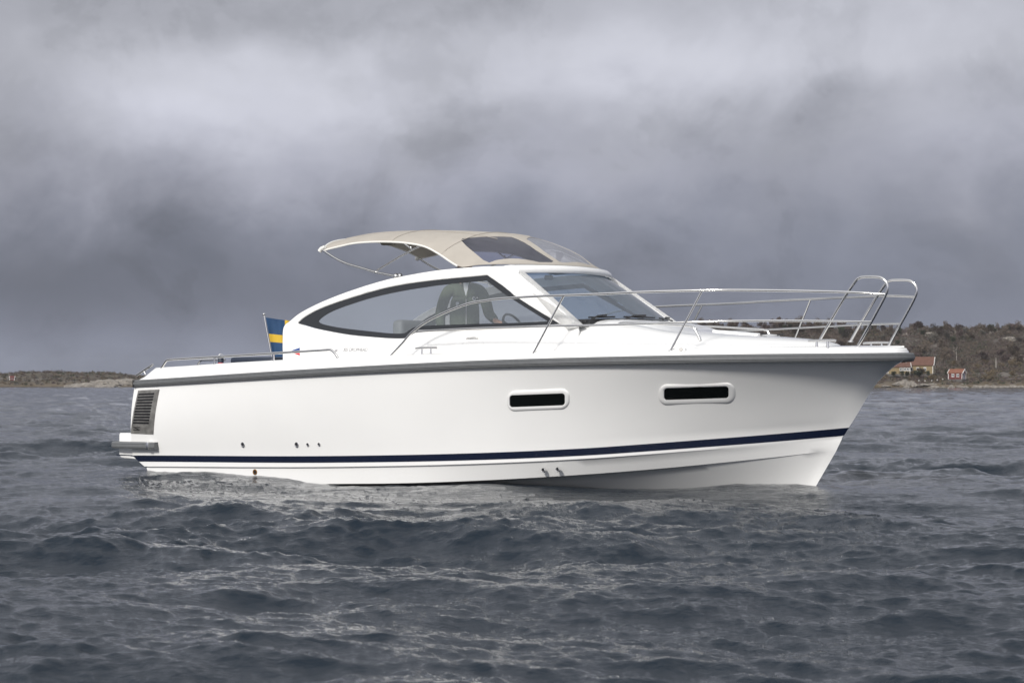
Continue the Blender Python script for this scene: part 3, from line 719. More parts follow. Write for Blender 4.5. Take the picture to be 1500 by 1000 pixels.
# transom rail and navy sunpad
bm = bmesh.new(); tube(bm, [at_y(200, 549.5, -1.28), at_y(212, 541.5, -1.28), at_y(224, 533.8, -1.28)], .016, 10); tube(bm, [at_y(211, 543, -1.28), at_y(213, 549, -1.28)], .010, 8); link('transom_grab_rail', bm, M['chrome'], boat, 60)
bm = bmesh.new(); tube(bm, cr([at_y(289, 536, .1), at_y(291, 531.5, .1), at_y(294.5, 527.8, .1), at_y(300, 527.2, .1), at_y(330, 526.8, .1)], 4), .013, 10); link('boarding_rail', bm, M['chrome'], boat, 60)
bm = boxbm((1.02, .0, 1.365), (.72, .8, .12), .035); link('sunpad', bm, M['navy'], boat, 50)
# --- cockpit furniture seen through the glass
def seat(x, y, w):
    e = bpy.data.objects.new('helm_seat', None); COL.objects.link(e); e.parent = boat
    link('seat_back', boxbm((x, y, 1.52), (.16, w, .62), .055), M['vinyl'], e, 60); link('seat_cushion', boxbm((x + .28, y, 1.23), (.5, w, .14), .05), M['vinyl'], e, 60)
    link('seat_base', boxbm((x + .25, y, .95), (.3, w * .8, .44), .03), M['gel'], e, 60)
sp_ = at_y(600, 466, -.72); seat(sp_.x, -.72, .50)
dash = bmesh.new(); addbm(dash, boxbm((5.75, 0, 1.50), (1.0, 2.3, .30), .06)); addbm(dash, boxbm((5.35, -.35, 1.70), (.35, .75, .16), .05)); link('dashboard', dash, M['vinyl'], boat, 50)
bm = bmesh.new()
whc = Vector((4.98, -.35, 1.72)); wr = Matrix.Rotation(R(62), 4, 'Y')
tube(bm, [whc + (wr @ Vector((.19 * math.cos(a), .19 * math.sin(a), 0))) for a in (2 * math.pi * k / 32 for k in range(33))], .015, 8)
for k in range(3): tube(bm, [whc + Vector((.03, 0, -.02)), whc + (wr @ Vector((.19 * math.cos(k * 2.094), .19 * math.sin(k * 2.094), 0)))], .012, 6)
tube(bm, [whc + Vector((.02, 0, -.01)), Vector((5.2, -.35, 1.64))], .03, 8); link('steering_wheel', bm, M['black'], boat, 60)
# --- flagpole and flag
fb = at_x(398, 522, .75); ft = at_x(386.6, 460.5, .55); ft.y = fb.y - .05; ft = at_y(386.6, 460.5, fb.y)
bm = bmesh.new(); tube(bm, [fb + (fb - ft) * .35, fb, ft], .012, 10); bmesh.ops.create_uvsphere(bm, u_segments=10, v_segments=8, radius=.02, matrix=Matrix.Translation(ft)); link('flagpole', bm, M['chrome'], boat, 60)
bw = boat.matrix_basis
def W(p): return Vector((OX + p[0] * UX + p[1] * PX_, OY + p[0] * UY + p[1] * PY_, p[2]))
bm = bmesh.new(); top, botm = W(ft.lerp(fb, .07)), W(ft.lerp(fb, 1.04)); NH, NL = 30, 48
rows = []
for i in range(NH + 1):
    a = i / NH; rw = []
    for j in range(NL + 1):
        b = j / NL; p = top.lerp(botm, a) + Vector((.016 + b * .82 * (1 - .30 * a), -.06 * b + (.055 * math.sin(b * 13 + a * 1.2) + .02 * math.sin(b * 29 + 1)) * min(1, b * 5), -.10 * b * (1 - a) - .02 * b))
        rw.append(p)
    rows.append(rw)
g = loft(bm, rows)
k = 0
for f in bm.faces:
    i, j = k // NL, k % NL; k += 1
    f.material_index = 1 if (12 <= i < 18 or 15 <= j < 21) else 0
fo = link('flag', bm, [M['fblue'], M['fyel']], None, 80, recalc=False); tag(fo, 'blue flag with a yellow cross flying from the pole at the stern', 'flag')
# --- small lamp bag by the stern rail
lr = W(at_y(323.5, 531, -.55)); lt = root('safety_light', 'small dark blue canister with red base and wire loop behind the stern rail', 'safety light', lr)
def lathe(bm, prof, seg=16):
    g = [[bm.verts.new((r * math.cos(2 * math.pi * k / seg), r * math.sin(2 * math.pi * k / seg), z)) for k in range(seg)] for r, z in prof]
    for a, b in zip(g, g[1:]):
        for k in range(seg): bm.faces.new((a[k], a[(k + 1) % seg], b[(k + 1) % seg], b[k]))
    bm.faces.new(g[0][::-1]); bm.faces.new(g[-1])
bm = bmesh.new(); lathe(bm, [(.030, -.20), (.036, -.02), (.034, .0)]); link('red_base', bm, M['red'], lt)
bm = bmesh.new(); lathe(bm, [(.036, .0), (.036, .05), (.030, .068), (.012, .075)]); link('blue_body', bm, M['navy'], lt)
bm = bmesh.new(); tube(bm, cr([(-.034, 0, .05), (-.03, 0, .09), (0, 0, .108), (.03, 0, .09), (.034, 0, .05)], 4), .005, 6); link('wire_loop', bm, M['chrome'], lt)
# ------------------------------------------------------------------ person at the helm
def skinmesh(name, nodes, edges, mat, parent, rootk=0, sub=2):
    """one continuous skin grown on a skeleton: nodes = (x, y, z, rx, ry)"""
    me = bpy.data.meshes.new(name); me.from_pydata([n[:3] for n in nodes], edges, []); o = bpy.data.objects.new(name, me); COL.objects.link(o)
    m = o.modifiers.new('skin', 'SKIN'); m.use_smooth_shade = True
    for i, n in enumerate(nodes):
        sv = me.skin_vertices[0].data[i]; sv.radius = (n[3], n[4] if len(n) > 4 else n[3]); sv.use_root = (i == rootk)
    s_ = o.modifiers.new('sub', 'SUBSURF'); s_.levels = sub; s_.render_levels = sub
    bpy.context.view_layer.update()
    m2 = bpy.data.meshes.new_from_object(o.evaluated_get(bpy.context.evaluated_depsgraph_get())); m2.name = name
    bpy.data.objects.remove(o); bpy.data.meshes.remove(me)
    for p in m2.polygons: p.use_smooth = True
    m2.materials.clear(); m2.materials.append(mat); r = bpy.data.objects.new(name, m2); COL.objects.link(r); r.parent = parent
    return r
pw = W((4.27, -.34, .74))
pr = root('person', 'person in an olive zip jacket standing at the helm behind the side window', 'person', pw, .16)
N = [(0, 0, .95, .15, .11), (0, 0, 1.13, .13, .09), (0, 0, 1.32, .14, .09), (0, 0, 1.46, .10, .065), (0, -.005, 1.55, .055, .055), (0, -.02, 1.62, .068, .075), (0, -.03, 1.71, .085, .10), (0, -.02, 1.78, .07, .08)]
E_ = [(i, i + 1) for i in range(7)]
def chain(start, pts):
    k = start
    for p in pts: N.append(p); E_.append((k, len(N) - 1)); k = len(N) - 1
    return k
for sx in (-1, 1):
    chain(0, [(.10 * sx, 0, .86, .085), (.11 * sx, -.02, .50, .058), (.11 * sx, .01, .10, .042), (.12 * sx, -.10, .04, .038), (.125 * sx, -.19, .03, .028)])
wl = chain(3, [(.19, .0, 1.44, .052), (.285, .0, 1.17, .042), (.345, -.20, 1.07, .03), (.36, -.25, 1.065, .034, .02)])
wr_ = chain(3, [(-.19, .0, 1.44, .052), (-.275, .03, 1.16, .042), (-.275, -.10, .93, .03), (-.27, -.14, .88, .034, .02)])
for w_, d, up in ((wl, Vector((.3, -.93, -.1)).normalized(), Vector((0, 0, 1))), (wr_, Vector((0, -.5, -.86)).normalized(), Vector((1, 0, 0)))):
    o_ = Vector(N[w_][:3]); side_ = d.cross(up).normalized()
    for i, L in enumerate((.075, .085, .08, .062)):
        b = o_ + d * .055 + side_ * (-.03 + .02 * i); c = b + d * L * .55; e_ = c + d * L * .35 - up * L * .35
        chain(w_, [(*b, .010), (*c, .0085), (*e_, .007)])
    b = o_ + d * .015 - side_ * .035; c = b + d * .035 - side_ * .02; chain(w_, [(*b, .011), (*c, .009)])
chain(6, [(0, -.128, 1.70, .014)])
for sx in (-1, 1): chain(6, [(.09 * sx, -.02, 1.70, .018)])
skinmesh('body', N, E_, M['skin'], pr)
jn = [(0, .0, .86, .185, .13), (0, 0, 1.0, .19, .135), (0, 0, 1.2, .195, .135), (0, 0, 1.36, .195, .125), (0, .005, 1.46, .13, .095), (0, .005, 1.54, .078, .072)]
je = [(i, i + 1) for i in range(5)]
for pts in ([(.20, 0, 1.44, .085), (.255, .0, 1.30, .072), (.29, .0, 1.16, .068), (.325, -.11, 1.11, .056), (.342, -.18, 1.078, .048)], [(-.20, 0, 1.44, .085), (-.25, .01, 1.30, .072), (-.285, .03, 1.15, .068), (-.285, -.05, 1.02, .056), (-.278, -.09, .95, .048)]):
    k = 4
    for p in pts: jn.append(p); je.append((k, len(jn) - 1)); k = len(jn) - 1
jk = skinmesh('jacket', jn, je, M['jacket'], pr)
from mathutils.bvhtree import BVHTree
bv = BVHTree.FromPolygons([v.co for v in jk.data.vertices], [p.vertices[:] for p in jk.data.polygons])
def front(x, z, d=.004):
    h = bv.ray_cast(Vector((x, -1, z)), Vector((0, 1, 0))); return Vector((x, (h[0].y if h[0] else -.12) - d, z))
def patch(name, poly, mat, parent, d=.005):
    bm = bmesh.new(); c = sum((Vector((a, 0, b)) for a, b in poly), Vector()) / len(poly); cv = bm.verts.new(front(c.x, c.z, d)); rv = [bm.verts.new(front(a, b, d)) for a, b in poly]
    for i in range(len(rv)): bm.faces.new((cv, rv[i], rv[(i + 1) % len(rv)]))
    return link(name, bm, mat, parent)
patch('open_collar', [(-.035, 1.545), (.035, 1.545), (.022, 1.44), (0, 1.33), (-.022, 1.44)], M['shirt'], pr, .008)
patch('round_badge', [(.10 + .024 * math.cos(R(20 * i)), 1.34 + .024 * math.sin(R(20 * i))) for i in range(18)], M['grey'], jk)
patch('badge_center', [(.10 + .014 * math.cos(R(20 * i)), 1.34 + .014 * math.sin(R(20 * i))) for i in range(18)], M['navy'], jk, .007)
patch('chest_print', [(-.115, 1.30), (-.08, 1.30), (-.08, 1.27), (-.095, 1.27), (-.095, 1.25), (-.115, 1.25)], M['shirt'], jk)
bm = bmesh.new(); tube(bm, [front(.002, 1.33 - i * .045, .006) for i in range(11)], .006, 6); link('zip', bm, M['brushed'], jk)
bm = bmesh.new()
for sx in (-1, 1): tube(bm, [front(sx * x, z, .004) for x, z in ((.045, 1.545), (.04, 1.48), (.026, 1.42), (.004, 1.34))], .012, 8)
link('jacket_collar', bm, M['jacket'], jk)
tn = [(0, 0, .98, .165, .125), (0, 0, .90, .16, .125)]; te_ = [(0, 1)]
for sx in (-1, 1):
    k = 1
    for p in [(.10 * sx, 0, .80, .10), (.11 * sx, -.02, .50, .078), (.11 * sx, .01, .09, .068)]: tn.append(p); te_.append((k, len(tn) - 1)); k = len(tn) - 1
skinmesh('trousers', tn, te_, M['trousers'], pr)
bm = bmesh.new(); bmesh.ops.create_uvsphere(bm, u_segments=24, v_segments=16, radius=1)
for v in bm.verts: v.co = Vector((v.co.x * .098, v.co.y * .118 - .012, v.co.z * .105 + 1.745))
bmesh.ops.delete(bm, geom=[v for v in bm.verts if v.co.z < 1.73 and v.co.y < .03 or v.co.z < 1.66], context='VERTS'); link('hair', bm, M['hair'], pr, 60)
for sx in (-1, 1):
    bm = bmesh.new(); bmesh.ops.create_uvsphere(bm, u_segments=10, v_segments=8, radius=.013, matrix=Matrix.Translation((sx * .033, -.118, 1.725))); link('eye', bm, M['black'], pr, 60)
bm = bmesh.new(); tube(bm, [(-.025, -.105, 1.645), (0, -.118, 1.642), (.025, -.105, 1.645)], .006, 6); link('mouth', bm, M['red'], pr)
# ------------------------------------------------------------------ sea
SEA = -0.05
nr = np.random.default_rng(23)
def ocean(N_, L, lam_pk, wdir, lam_cut, rms, spread=2.0, fall=3.45):
    """one square tile of wind sea by inverse FFT: height and sideways shift"""
    k1 = np.fft.fftfreq(N_, L / N_) * 2 * np.pi; kx, ky = np.meshgrid(k1, k1, indexing='xy'); k = np.hypot(kx, ky); k[0, 0] = 1
    kp = 2 * np.pi / lam_pk; c = (kx * wdir[0] + ky * wdir[1]) / k
    P_ = np.exp(-1.25 * (kp / k) ** 2) / k ** fall * (np.abs(c) ** spread * np.where(c < 0, .15, 1) + .06); P_[0, 0] = 0
    P_ *= np.exp(-(k * .012) ** 2)
    h0 = (nr.standard_normal((N_, N_)) + 1j * nr.standard_normal((N_, N_))) * np.sqrt(P_ / 2)
    full_ = np.real(np.fft.ifft2(h0)); s_ = rms / full_.std(); out = []
    for lc in lam_cut:
        f = np.exp(-(k * lc / (2 * np.pi)) ** 4) if lc > 0 else 1.0; H_ = h0 * f
        out.append([np.real(np.fft.ifft2(H_)) * s_, np.real(np.fft.ifft2(-1j * kx / k * H_)) * s_, np.real(np.fft.ifft2(-1j * ky / k * H_)) * s_])
    return out
def sample(A, L, x, y):
    n = A.shape[0]; u = (x / L) % 1 * n; v = (y / L) % 1 * n; i = np.floor(u).astype(int); j = np.floor(v).astype(int); fu, fv = u - i, v - j; i1, j1 = (i + 1) % n, (j + 1) % n; i %= n; j %= n
    return (A[j, i] * (1 - fu) + A[j, i1] * fu) * (1 - fv) + (A[j1, i] * (1 - fu) + A[j1, i1] * fu) * fv
def sea_grid():
    fine = np.radians(np.linspace(-17.5, 17.5, 860)); coarse = np.radians(np.arange(19.5, 340.6, 3.0)); th = np.concatenate([fine, coarse])
    r = [3.0]
    while r[-1] < 3000:
        q = r[-1]; st = max(.022, min(q * q / 3150 / 1.9, .11 + max(0, q - 36) * .012)); st = st if q > 5.5 else .12
        r.append(q + min(st, q * .06))
    r = np.array(r); rr_, tt = np.meshgrid(r, th, indexing='ij'); x, y = rr_ * np.sin(tt), rr_ * np.cos(tt)
    step = np.gradient(r)[:, None] + 0 * x
    tiles = [(ocean(768, 37.0, 4.4, (-.30, -.95), (0, .22, .55, 1.5), .056, 6.5, 4.3), 37.0, 0.0), (ocean(512, 23.0, 1.25, (.10, -.99), (0, .22, .55, 1.5), .0075, 3.0, 3.8), 23.0, .6), (ocean(768, 7.3, .36, (-.15, -.99), (0, .12, .3, .8), .0050, 2.5, 3.2), 7.3, -.35)]
    lod = np.clip(np.log2(np.maximum(step, 1e-3) / .08) / 2.6 + .0, 0, 3.0)
    X0 = (x - OX) * UX + (y - OY) * UY; Y0 = (x - OX) * PX_ + (y - OY) * PY_            # boat frame
    lee = np.exp(-np.clip(-Y0 - 1.3, 0, 9) / 2.6) * (Y0 < 1.0) * np.clip((X0 + .8) / 1.2, 0, 1) * np.clip((9.6 - X0) / 1.5, 0, 1)
    amp = (1 - .42 * lee) * np.clip((2600 - rr_) / 2000, .35, 1); ddx = 0 * x; ddy = 0 * x; hh = 0 * x
    gust = .95 + .22 * sample(tiles[0][0][3][0] / .056, 37.0, x * .23 + 5, y * .31)
    amp = amp * np.clip(gust, .45, 1.5)
    for lv, L, rot in tiles:
        c, s_ = math.cos(rot), math.sin(rot); u, v = x * c + y * s_, -x * s_ + y * c
        acc = [0 * x, 0 * x, 0 * x]
        for q in range(4):
            w_ = np.clip(1 - np.abs(lod - q), 0, 1)
            if w_.max() <= 0: continue
            for a in range(3): acc[a] += w_ * sample(lv[q][a], L, u, v)
        hh += acc[0] * amp; ddx -= (acc[1] * c - acc[2] * s_) * amp; ddy -= (acc[1] * s_ + acc[2] * c) * amp
    def bump(X, Y, sx, sy, a): return a * np.exp(-((X0 - X) / sx) ** 2 - ((Y0 - Y) / sy) ** 2)
    hh += bump(1.2, -1.5, 1.1, .7, .085) + bump(3.6, -1.4, 1.0, .6, -.04) + bump(5.2, -1.3, .6, .5, .035) + bump(8.2, -.4, .8, .6, .05) + bump(-.2, -1.2, .5, .5, .03)
    ddx *= .62; ddy *= .62
    keep = 1 - .9 * lee
    co = np.stack([x + ddx * keep, y + ddy * keep, SEA + hh], -1).reshape(-1, 3)
    nr_, nt_ = x.shape; idx = np.arange(nr_ * nt_).reshape(nr_, nt_); nx = np.roll(idx, -1, 1)
    f = np.stack([idx[:-1], nx[:-1], nx[1:], idx[1:]], -1).reshape(-1, 4)
    return co, f[:, ::-1]
co, f = sea_grid()
cen = len(co); co = np.vstack([co, [[0, 0, SEA - .02]]])
me = bpy.data.meshes.new('sea'); nt_ = 860 + len(np.arange(19.5, 340.6, 3.0))
tri = [(cen, (i + 1) % nt_, i) for i in range(nt_)]
me.vertices.add(len(co)); me.vertices.foreach_set('co', co.astype(np.float32).ravel())
lv = np.concatenate([f.ravel(), np.array(tri).ravel()]); ls = np.concatenate([np.arange(len(f)) * 4, len(f) * 4 + np.arange(len(tri)) * 3])
me.loops.add(len(lv)); me.loops.foreach_set('vertex_index', lv.astype(np.int32)); me.polygons.add(len(ls)); me.polygons.foreach_set('loop_start', ls.astype(np.int32))
me.polygons.foreach_set('use_smooth', np.ones(len(ls), bool)); me.update(calc_edges=True); me.validate()
sea = bpy.data.objects.new('sea', me); COL.objects.link(sea); sea['kind'] = 'structure'
m = bpy.data.materials.new('sea_water'); m.use_nodes = True; nt = m.node_tree; b = nt.nodes['Principled BSDF']
b.inputs['Base Color'].default_value = (.004, .0105, .019, 1); b.inputs['IOR'].default_value = 1.333; b.inputs['Roughness'].default_value = .03; b.inputs['Specular IOR Level'].default_value = .5
t = nt.nodes.new('ShaderNodeTexCoord')
na = noise(nt, mapping(nt, t.outputs['Object'], (1, 1.3, 1)), 12.0, 6, .66, .5); nb = noise(nt, mapping(nt, t.outputs['Object'], (1, 1.3, 1)), 1.6, 4, .6, .4)
patchy = noise(nt, mapping(nt, t.outputs['Object'], (.6, 1, 1)), .16, 3, .5)
pr_ = ramp(nt, patchy.outputs['Fac'], [(.35, .35), (.65, 1.0)])
nc = noise(nt, mapping(nt, t.outputs['Object'], (.8, 1.3, 1)), .42, 4, .6, .3); b0 = nt.nodes.new('ShaderNodeBump'); b0.inputs['Distance'].default_value = .16; b0.inputs['Strength'].default_value = .6; nt.links.new(nc.outputs['Fac'], b0.inputs['Height'])
b1 = nt.nodes.new('ShaderNodeBump'); b1.inputs['Distance'].default_value = .04; nt.links.new(nb.outputs['Fac'], b1.inputs['Height']); b1.inputs['Strength'].default_value = .6; nt.links.new(b0.outputs[0], b1.inputs['Normal'])
b2 = nt.nodes.new('ShaderNodeBump'); b2.inputs['Distance'].default_value = .018; nt.links.new(na.outputs['Fac'], b2.inputs['Height']); nt.links.new(pr_.outputs[0], b2.inputs['Strength']); nt.links.new(b1.outputs[0], b2.inputs['Normal'])
nt.links.new(b2.outputs[0], b.inputs['Normal']); me.materials.append(m)
# ------------------------------------------------------------------ shores
from mathutils import noise as mn
def fb(x, y, s, o=4): return mn.fractal(Vector((x / s, y / s, 3.3)), 1.0, 2.0, o)
def ss(a, b, x):
    t = max(0, min(1, (x - a) / (b - a))); return t * t * (3 - 2 * t)
def h_right(x, y):
    s = y - (700 + 5 * fb(x, 0, 30) + 2 * fb(x, 5, 9, 3))
    if s < -3: return -2.0
    h = -2 + 3.1 * ss(-3, 3, s) + 2.0 * ss(5, 30, s) + 3.2 * ss(24, 60, s) + (18.6 + 2.0 * fb(x, 40, 60)) * ss(50, 185, s)
    h += (fb(x, y, 7) * .35 + fb(x, y, 22) * .8) * ss(0, 12, s) + fb(x, y, 35) * 1.8 * ss(60, 140, s)
    return -2 + (h + 2) * (1 if x > 85 else ss(25, 85, x)) if x < 85 else h
def h_left(x, y):
    s = y - (900 + 5 * fb(x, 9, 40) + 2 * fb(x, 2, 11, 3))
    if s < -4: return -2.0
    crest = .9 + 3.5 * ss(-172, -214, x) - .9 * ss(-240, -258, x) + .9 * fb(x, 3, 22)
    h = -2 + 2.8 * ss(-4, 4, s) + 1.6 * ss(2, 25, s) + crest * ss(20, 90, s) + fb(x, y, 8) * .4 * ss(0, 10, s) + fb(x, y, 26) * .9 * ss(10, 40, s)
    return -2 + (h + 2) * ss(-95, -165, x)
def landmat(name, cols):
    m = bpy.data.materials.new(name); m.use_nodes = True; nt = m.node_tree; b = nt.nodes['Principled BSDF']; b.inputs['Roughness'].default_value = .95; b.inputs['Specular IOR Level'].default_value = .2
    t = nt.nodes.new('ShaderNodeTexCoord'); n = noise(nt, t.outputs['Object'], .11, 6, .65); n2_ = noise(nt, t.outputs['Object'], .045, 5, .6)
    r1 = ramp(nt, n.outputs['Fac'], cols); r2 = ramp(nt, n2_.outputs['Fac'], [(.52, 0), (.60, 1)])
    g_ = nt.nodes.new('ShaderNodeNewGeometry'); sp_ = nt.nodes.new('ShaderNodeSeparateXYZ'); nt.links.new(g_.outputs['Position'], sp_.inputs[0])
    rockc = ramp(nt, noise(nt, t.outputs['Object'], .6, 5).outputs['Fac'], [(.3, (.085, .075, .066)), (.7, (.16, .145, .13))])
    c = mixc(nt, r2.outputs[0], r1.outputs[0], rockc.outputs[0])
    z = V(nt, sp_.outputs[2]); shore = (z * -.7 + 2.0).f('MAXIMUM', 0).f('MINIMUM', 1)          # bare rock and dry reed along the water
    shc = ramp(nt, noise(nt, t.outputs['Object'], .3, 5).outputs['Fac'], [(.35, (.085, .068, .042)), (.55, (.13, .105, .078)), (.7, (.085, .077, .07))])
    c = mixc(nt, shore.s, c, shc.outputs[0])
    weed = (z * -2.2 + .75).f('MAXIMUM', 0).f('MINIMUM', 1); c = mixc(nt, weed.s, c, (.022, .02, .018))   # wet weed line
    nt.links.new(c, b.inputs['Base Color']); return m
def terrain(name, hf, xs, ys_, mat):
    vs = [(x, y, hf(x, y)) for y in ys_ for x in xs]; nx = len(xs)
    fs_ = [(j * nx + i, j * nx + i + 1, (j + 1) * nx + i + 1, (j + 1) * nx + i) for j in range(len(ys_) - 1) for i in range(nx - 1)]
    me = bpy.data.meshes.new(name); me.from_pydata(vs, [], fs_); me.materials.append(mat)
    for p in me.polygons: p.use_smooth = True
    o = bpy.data.objects.new(name, me); COL.objects.link(o); o['kind'] = 'structure'; return o
def frange(a, b, s): return [a + i * s for i in range(int((b - a) / s) + 1)]
terrain('hillside', h_right, frange(20, 420, 2.5), frange(690, 775, 1.7) + frange(778, 1000, 6), landmat('heath_ground', [(.3, (.030, .024, .020)), (.5, (.046, .036, .028)), (.7, (.064, .050, .036))]))
terrain('island', h_left, frange(-460, -90, 2.5), frange(890, 960, 1.8) + frange(964, 1100, 6), landmat('island_ground', [(.3, (.055, .048, .038)), (.5, (.085, .072, .055)), (.7, (.115, .10, .075))]))
bark = pmat('bark', (.075, .062, .050), .95, var=.3, vscale=2); palebark = pmat('birch_bark', (.34, .32, .29), .9, var=.3, vscale=2)
LEAF = dict(brown=pmat('twig_brown', (.080, .062, .047), .95, var=.2, vscale=.5), purple=pmat('twig_purple', (.068, .048, .044), .95, var=.2, vscale=.5),
            green=pmat('pine_green', (.034, .040, .022), .95, var=.4, vscale=.5), ochre=pmat('dry_ochre', (.105, .080, .048), .95, var=.2, vscale=.5), grey=pmat('lichen_grey', (.085, .078, .066), .95, var=.2, vscale=.5))
def crown_bm(rg, w, h, z0, n, size, flat=.8):
    bm = bmesh.new()
    lobes = [(Vector((rg.uniform(-.6, .6) * w, rg.uniform(-.5, .5) * w, z0 + h * rg.uniform(.2, .85))), w * rg.uniform(.3, .55)) for _ in range(9)]
    for _ in range(n):
        c, r_ = rg.choice(lobes); d = Vector((rg.gauss(0, 1), rg.gauss(0, 1), rg.gauss(0, flat))).normalized() * r_ * rg.uniform(.35, 1.08) ** .6; p = c + d
        a = Vector((rg.gauss(0, 1), rg.gauss(0, 1), rg.gauss(0, 1))).normalized(); b_ = a.orthogonal().normalized(); s_ = size * rg.uniform(.5, 1.4)
        bm.faces.new([bm.verts.new(p + a * s_), bm.verts.new(p - a * s_ * .6 + b_ * s_ * .55), bm.verts.new(p - a * s_ * .4 - b_ * s_ * .6)])
    return bm
def make_tree(name, label, cat, leaf, w, h, th, n, size, trunk=bark, group=None):
    rg = random.Random(hash((leaf, int(w * 10), int(h * 10))) % 9999 if False else int(w * 131 + h * 17 + n))
    t = root(name, label, cat, group=group); bm = bmesh.new()
    tube(bm, cr([(0, 0, -.5), (rg.uniform(-.1, .1), 0, th * .5), (rg.uniform(-.2, .2), rg.uniform(-.2, .2), th + h * .6)], 4), .05 * h ** .5 + .05, 6, r2=.03)
    for _ in range(7):
        a = rg.uniform(0, 6.28); z = th * rg.uniform(.7, 1.2) + h * rg.uniform(0, .4); tube(bm, [(0, 0, z), (.5 * w * math.cos(a) * .5, .5 * w * math.sin(a) * .5, z + h * .18), (w * .8 * math.cos(a), w * .8 * math.sin(a), z + h * .4)], .055, 5, r2=.015)
    link('trunk', bm, trunk, t, 60); link('crown', crown_bm(rg, w, h, th, n, size), LEAF[leaf], t, 180, recalc=False)
    return t
def place(o, x, y, hf, sc=1.0):
    o.location = (x, y, hf(x, y) - .15); o.rotation_euler = (0, 0, rng.uniform(0, 6.28)); o.scale = (sc * rng.uniform(.85, 1.2),) * 2 + (sc * rng.uniform(.85, 1.15),)
kinds = [('bare_tree', 'bare grey brown tree among many alike in the hillside wood', 'tree', 'brown', 2.0, 3.6, 1.4, 520, .30, 'bare brown trees on the hillside', 130),
         ('thorn_tree', 'bare purplish tree among many alike in the hillside wood', 'tree', 'purple', 1.8, 3.2, 1.1, 480, .28, 'bare purplish trees on the hillside', 120),
         ('pine_tree', 'dark green evergreen among the bare trees of the hillside', 'tree', 'green', 1.7, 3.0, 1.3, 560, .27, 'dark evergreens on the hillside', 36),
         ('dry_bush', 'pale ochre dry bush low on the hillside', 'bush', 'ochre', 1.7, 2.0, .3, 420, .24, 'ochre bushes on the hillside', 34),
         ('lichen_tree', 'pale grey lichened tree high on the hillside', 'tree', 'grey', 1.9, 2.8, .9, 460, .28, 'pale grey trees on the hillside', 34)]
PX2X = lambda px, D: (px - 750) / FPX * D
for nm, lb, ct, leaf, w, h, th, n, size, grp, cnt in kinds:
    proto = make_tree(nm, lb, ct, leaf, w, h, th, n, size, group=grp)
    for k in range(cnt):
        o = proto if k == 0 else copy_tree(proto)
        D = 760 + 135 * rng.random() ** .8
        if leaf == 'ochre': D = rng.uniform(716, 800)
        if leaf == 'grey': D = rng.uniform(830, 905)
        if leaf in ('brown', 'purple') and rng.random() < .45: D = rng.uniform(862, 905)
        px = rng.uniform(1000, 1540)
        if leaf in ('ochre',) and rng.random() < .5: px = rng.uniform(1420, 1540)
        if leaf == 'green' and k < 9: D = rng.uniform(726, 734); px = rng.choice([1310, 1323, 1334, 1345, 1352, 1360, 1378, 1384, 1300]) + rng.uniform(-4, 4)
        sc = rng.uniform(.6, 1.05) if D > 850 else rng.uniform(.75, 1.35)
        if leaf == 'green' and k < 9: sc = .72
        place(o, PX2X(px, D), D, h_right, sc)
bt = make_tree('birch_tree', 'slender birch with a pale trunk standing alone mid hillside above the red cabin', 'tree', 'grey', 1.6, 3.6, 3.0, 160, .26, palebark)
place(bt, PX2X(1401, 790), 790, h_right, 1.15)
def scrub(name, hf, spots, cols, size):
    bm = bmesh.new(); rg = random.Random(5)
    for x, y, r_, mi in spots:
        z = hf(x, y)
        if z < .6: continue
        for _ in range(26):
            d = Vector((rg.gauss(0, .5), rg.gauss(0, .5), abs(rg.gauss(0, .45)))) * r_; p = Vector((x, y, z)) + d
            a = Vector((rg.gauss(0, 1), rg.gauss(0, 1), rg.gauss(0, 1))).normalized(); b_ = a.orthogonal().normalized(); s_ = size * rg.uniform(.5, 1.4)
            f = bm.faces.new([bm.verts.new(p + a * s_), bm.verts.new(p - a * s_ * .6 + b_ * s_ * .55), bm.verts.new(p - a * s_ * .4 - b_ * s_ * .6)]); f.material_index = mi
    o = link(name, bm, [LEAF[c] for c in cols], None, 180, recalc=False); o['kind'] = 'stuff'; return o
sp_r = []
for _ in range(6000):
    D = 708 + 190 * rng.random() ** .9; k = rng.random()
    sp_r.append((PX2X(rng.uniform(960, 1580), D), D, rng.uniform(1.0, 2.5) if D > 752 else rng.uniform(.5, 1.1), rng.choices(range(5), (5, 5, 1.5, .5, 1.0) if D > 752 else (3, 3, 2, 3, 1))[0]))
houses_clear = [(1300, 1376, 738, 748), (1390, 1418, 716, 721)]
sp_r = [q for q in sp_r if not any(a < 750 + FPX * q[0] / q[1] < b and c < q[1] < d for a, b, c, d in houses_clear)]
scrub('heath_scrub', h_right, sp_r, ['brown', 'purple', 'green', 'ochre', 'grey'], .34)
sp_l = []
for _ in range(1500):
    D = 905 + 130 * rng.random(); sp_l.append((PX2X(rng.uniform(-120, 330), D), D, rng.uniform(.5, 1.2), rng.choices(range(5), (3, 3, 1.5, 2, 3))[0]))
scrub('island_scrub', h_left, sp_l, ['brown', 'purple', 'green', 'ochre', 'grey'], .36)
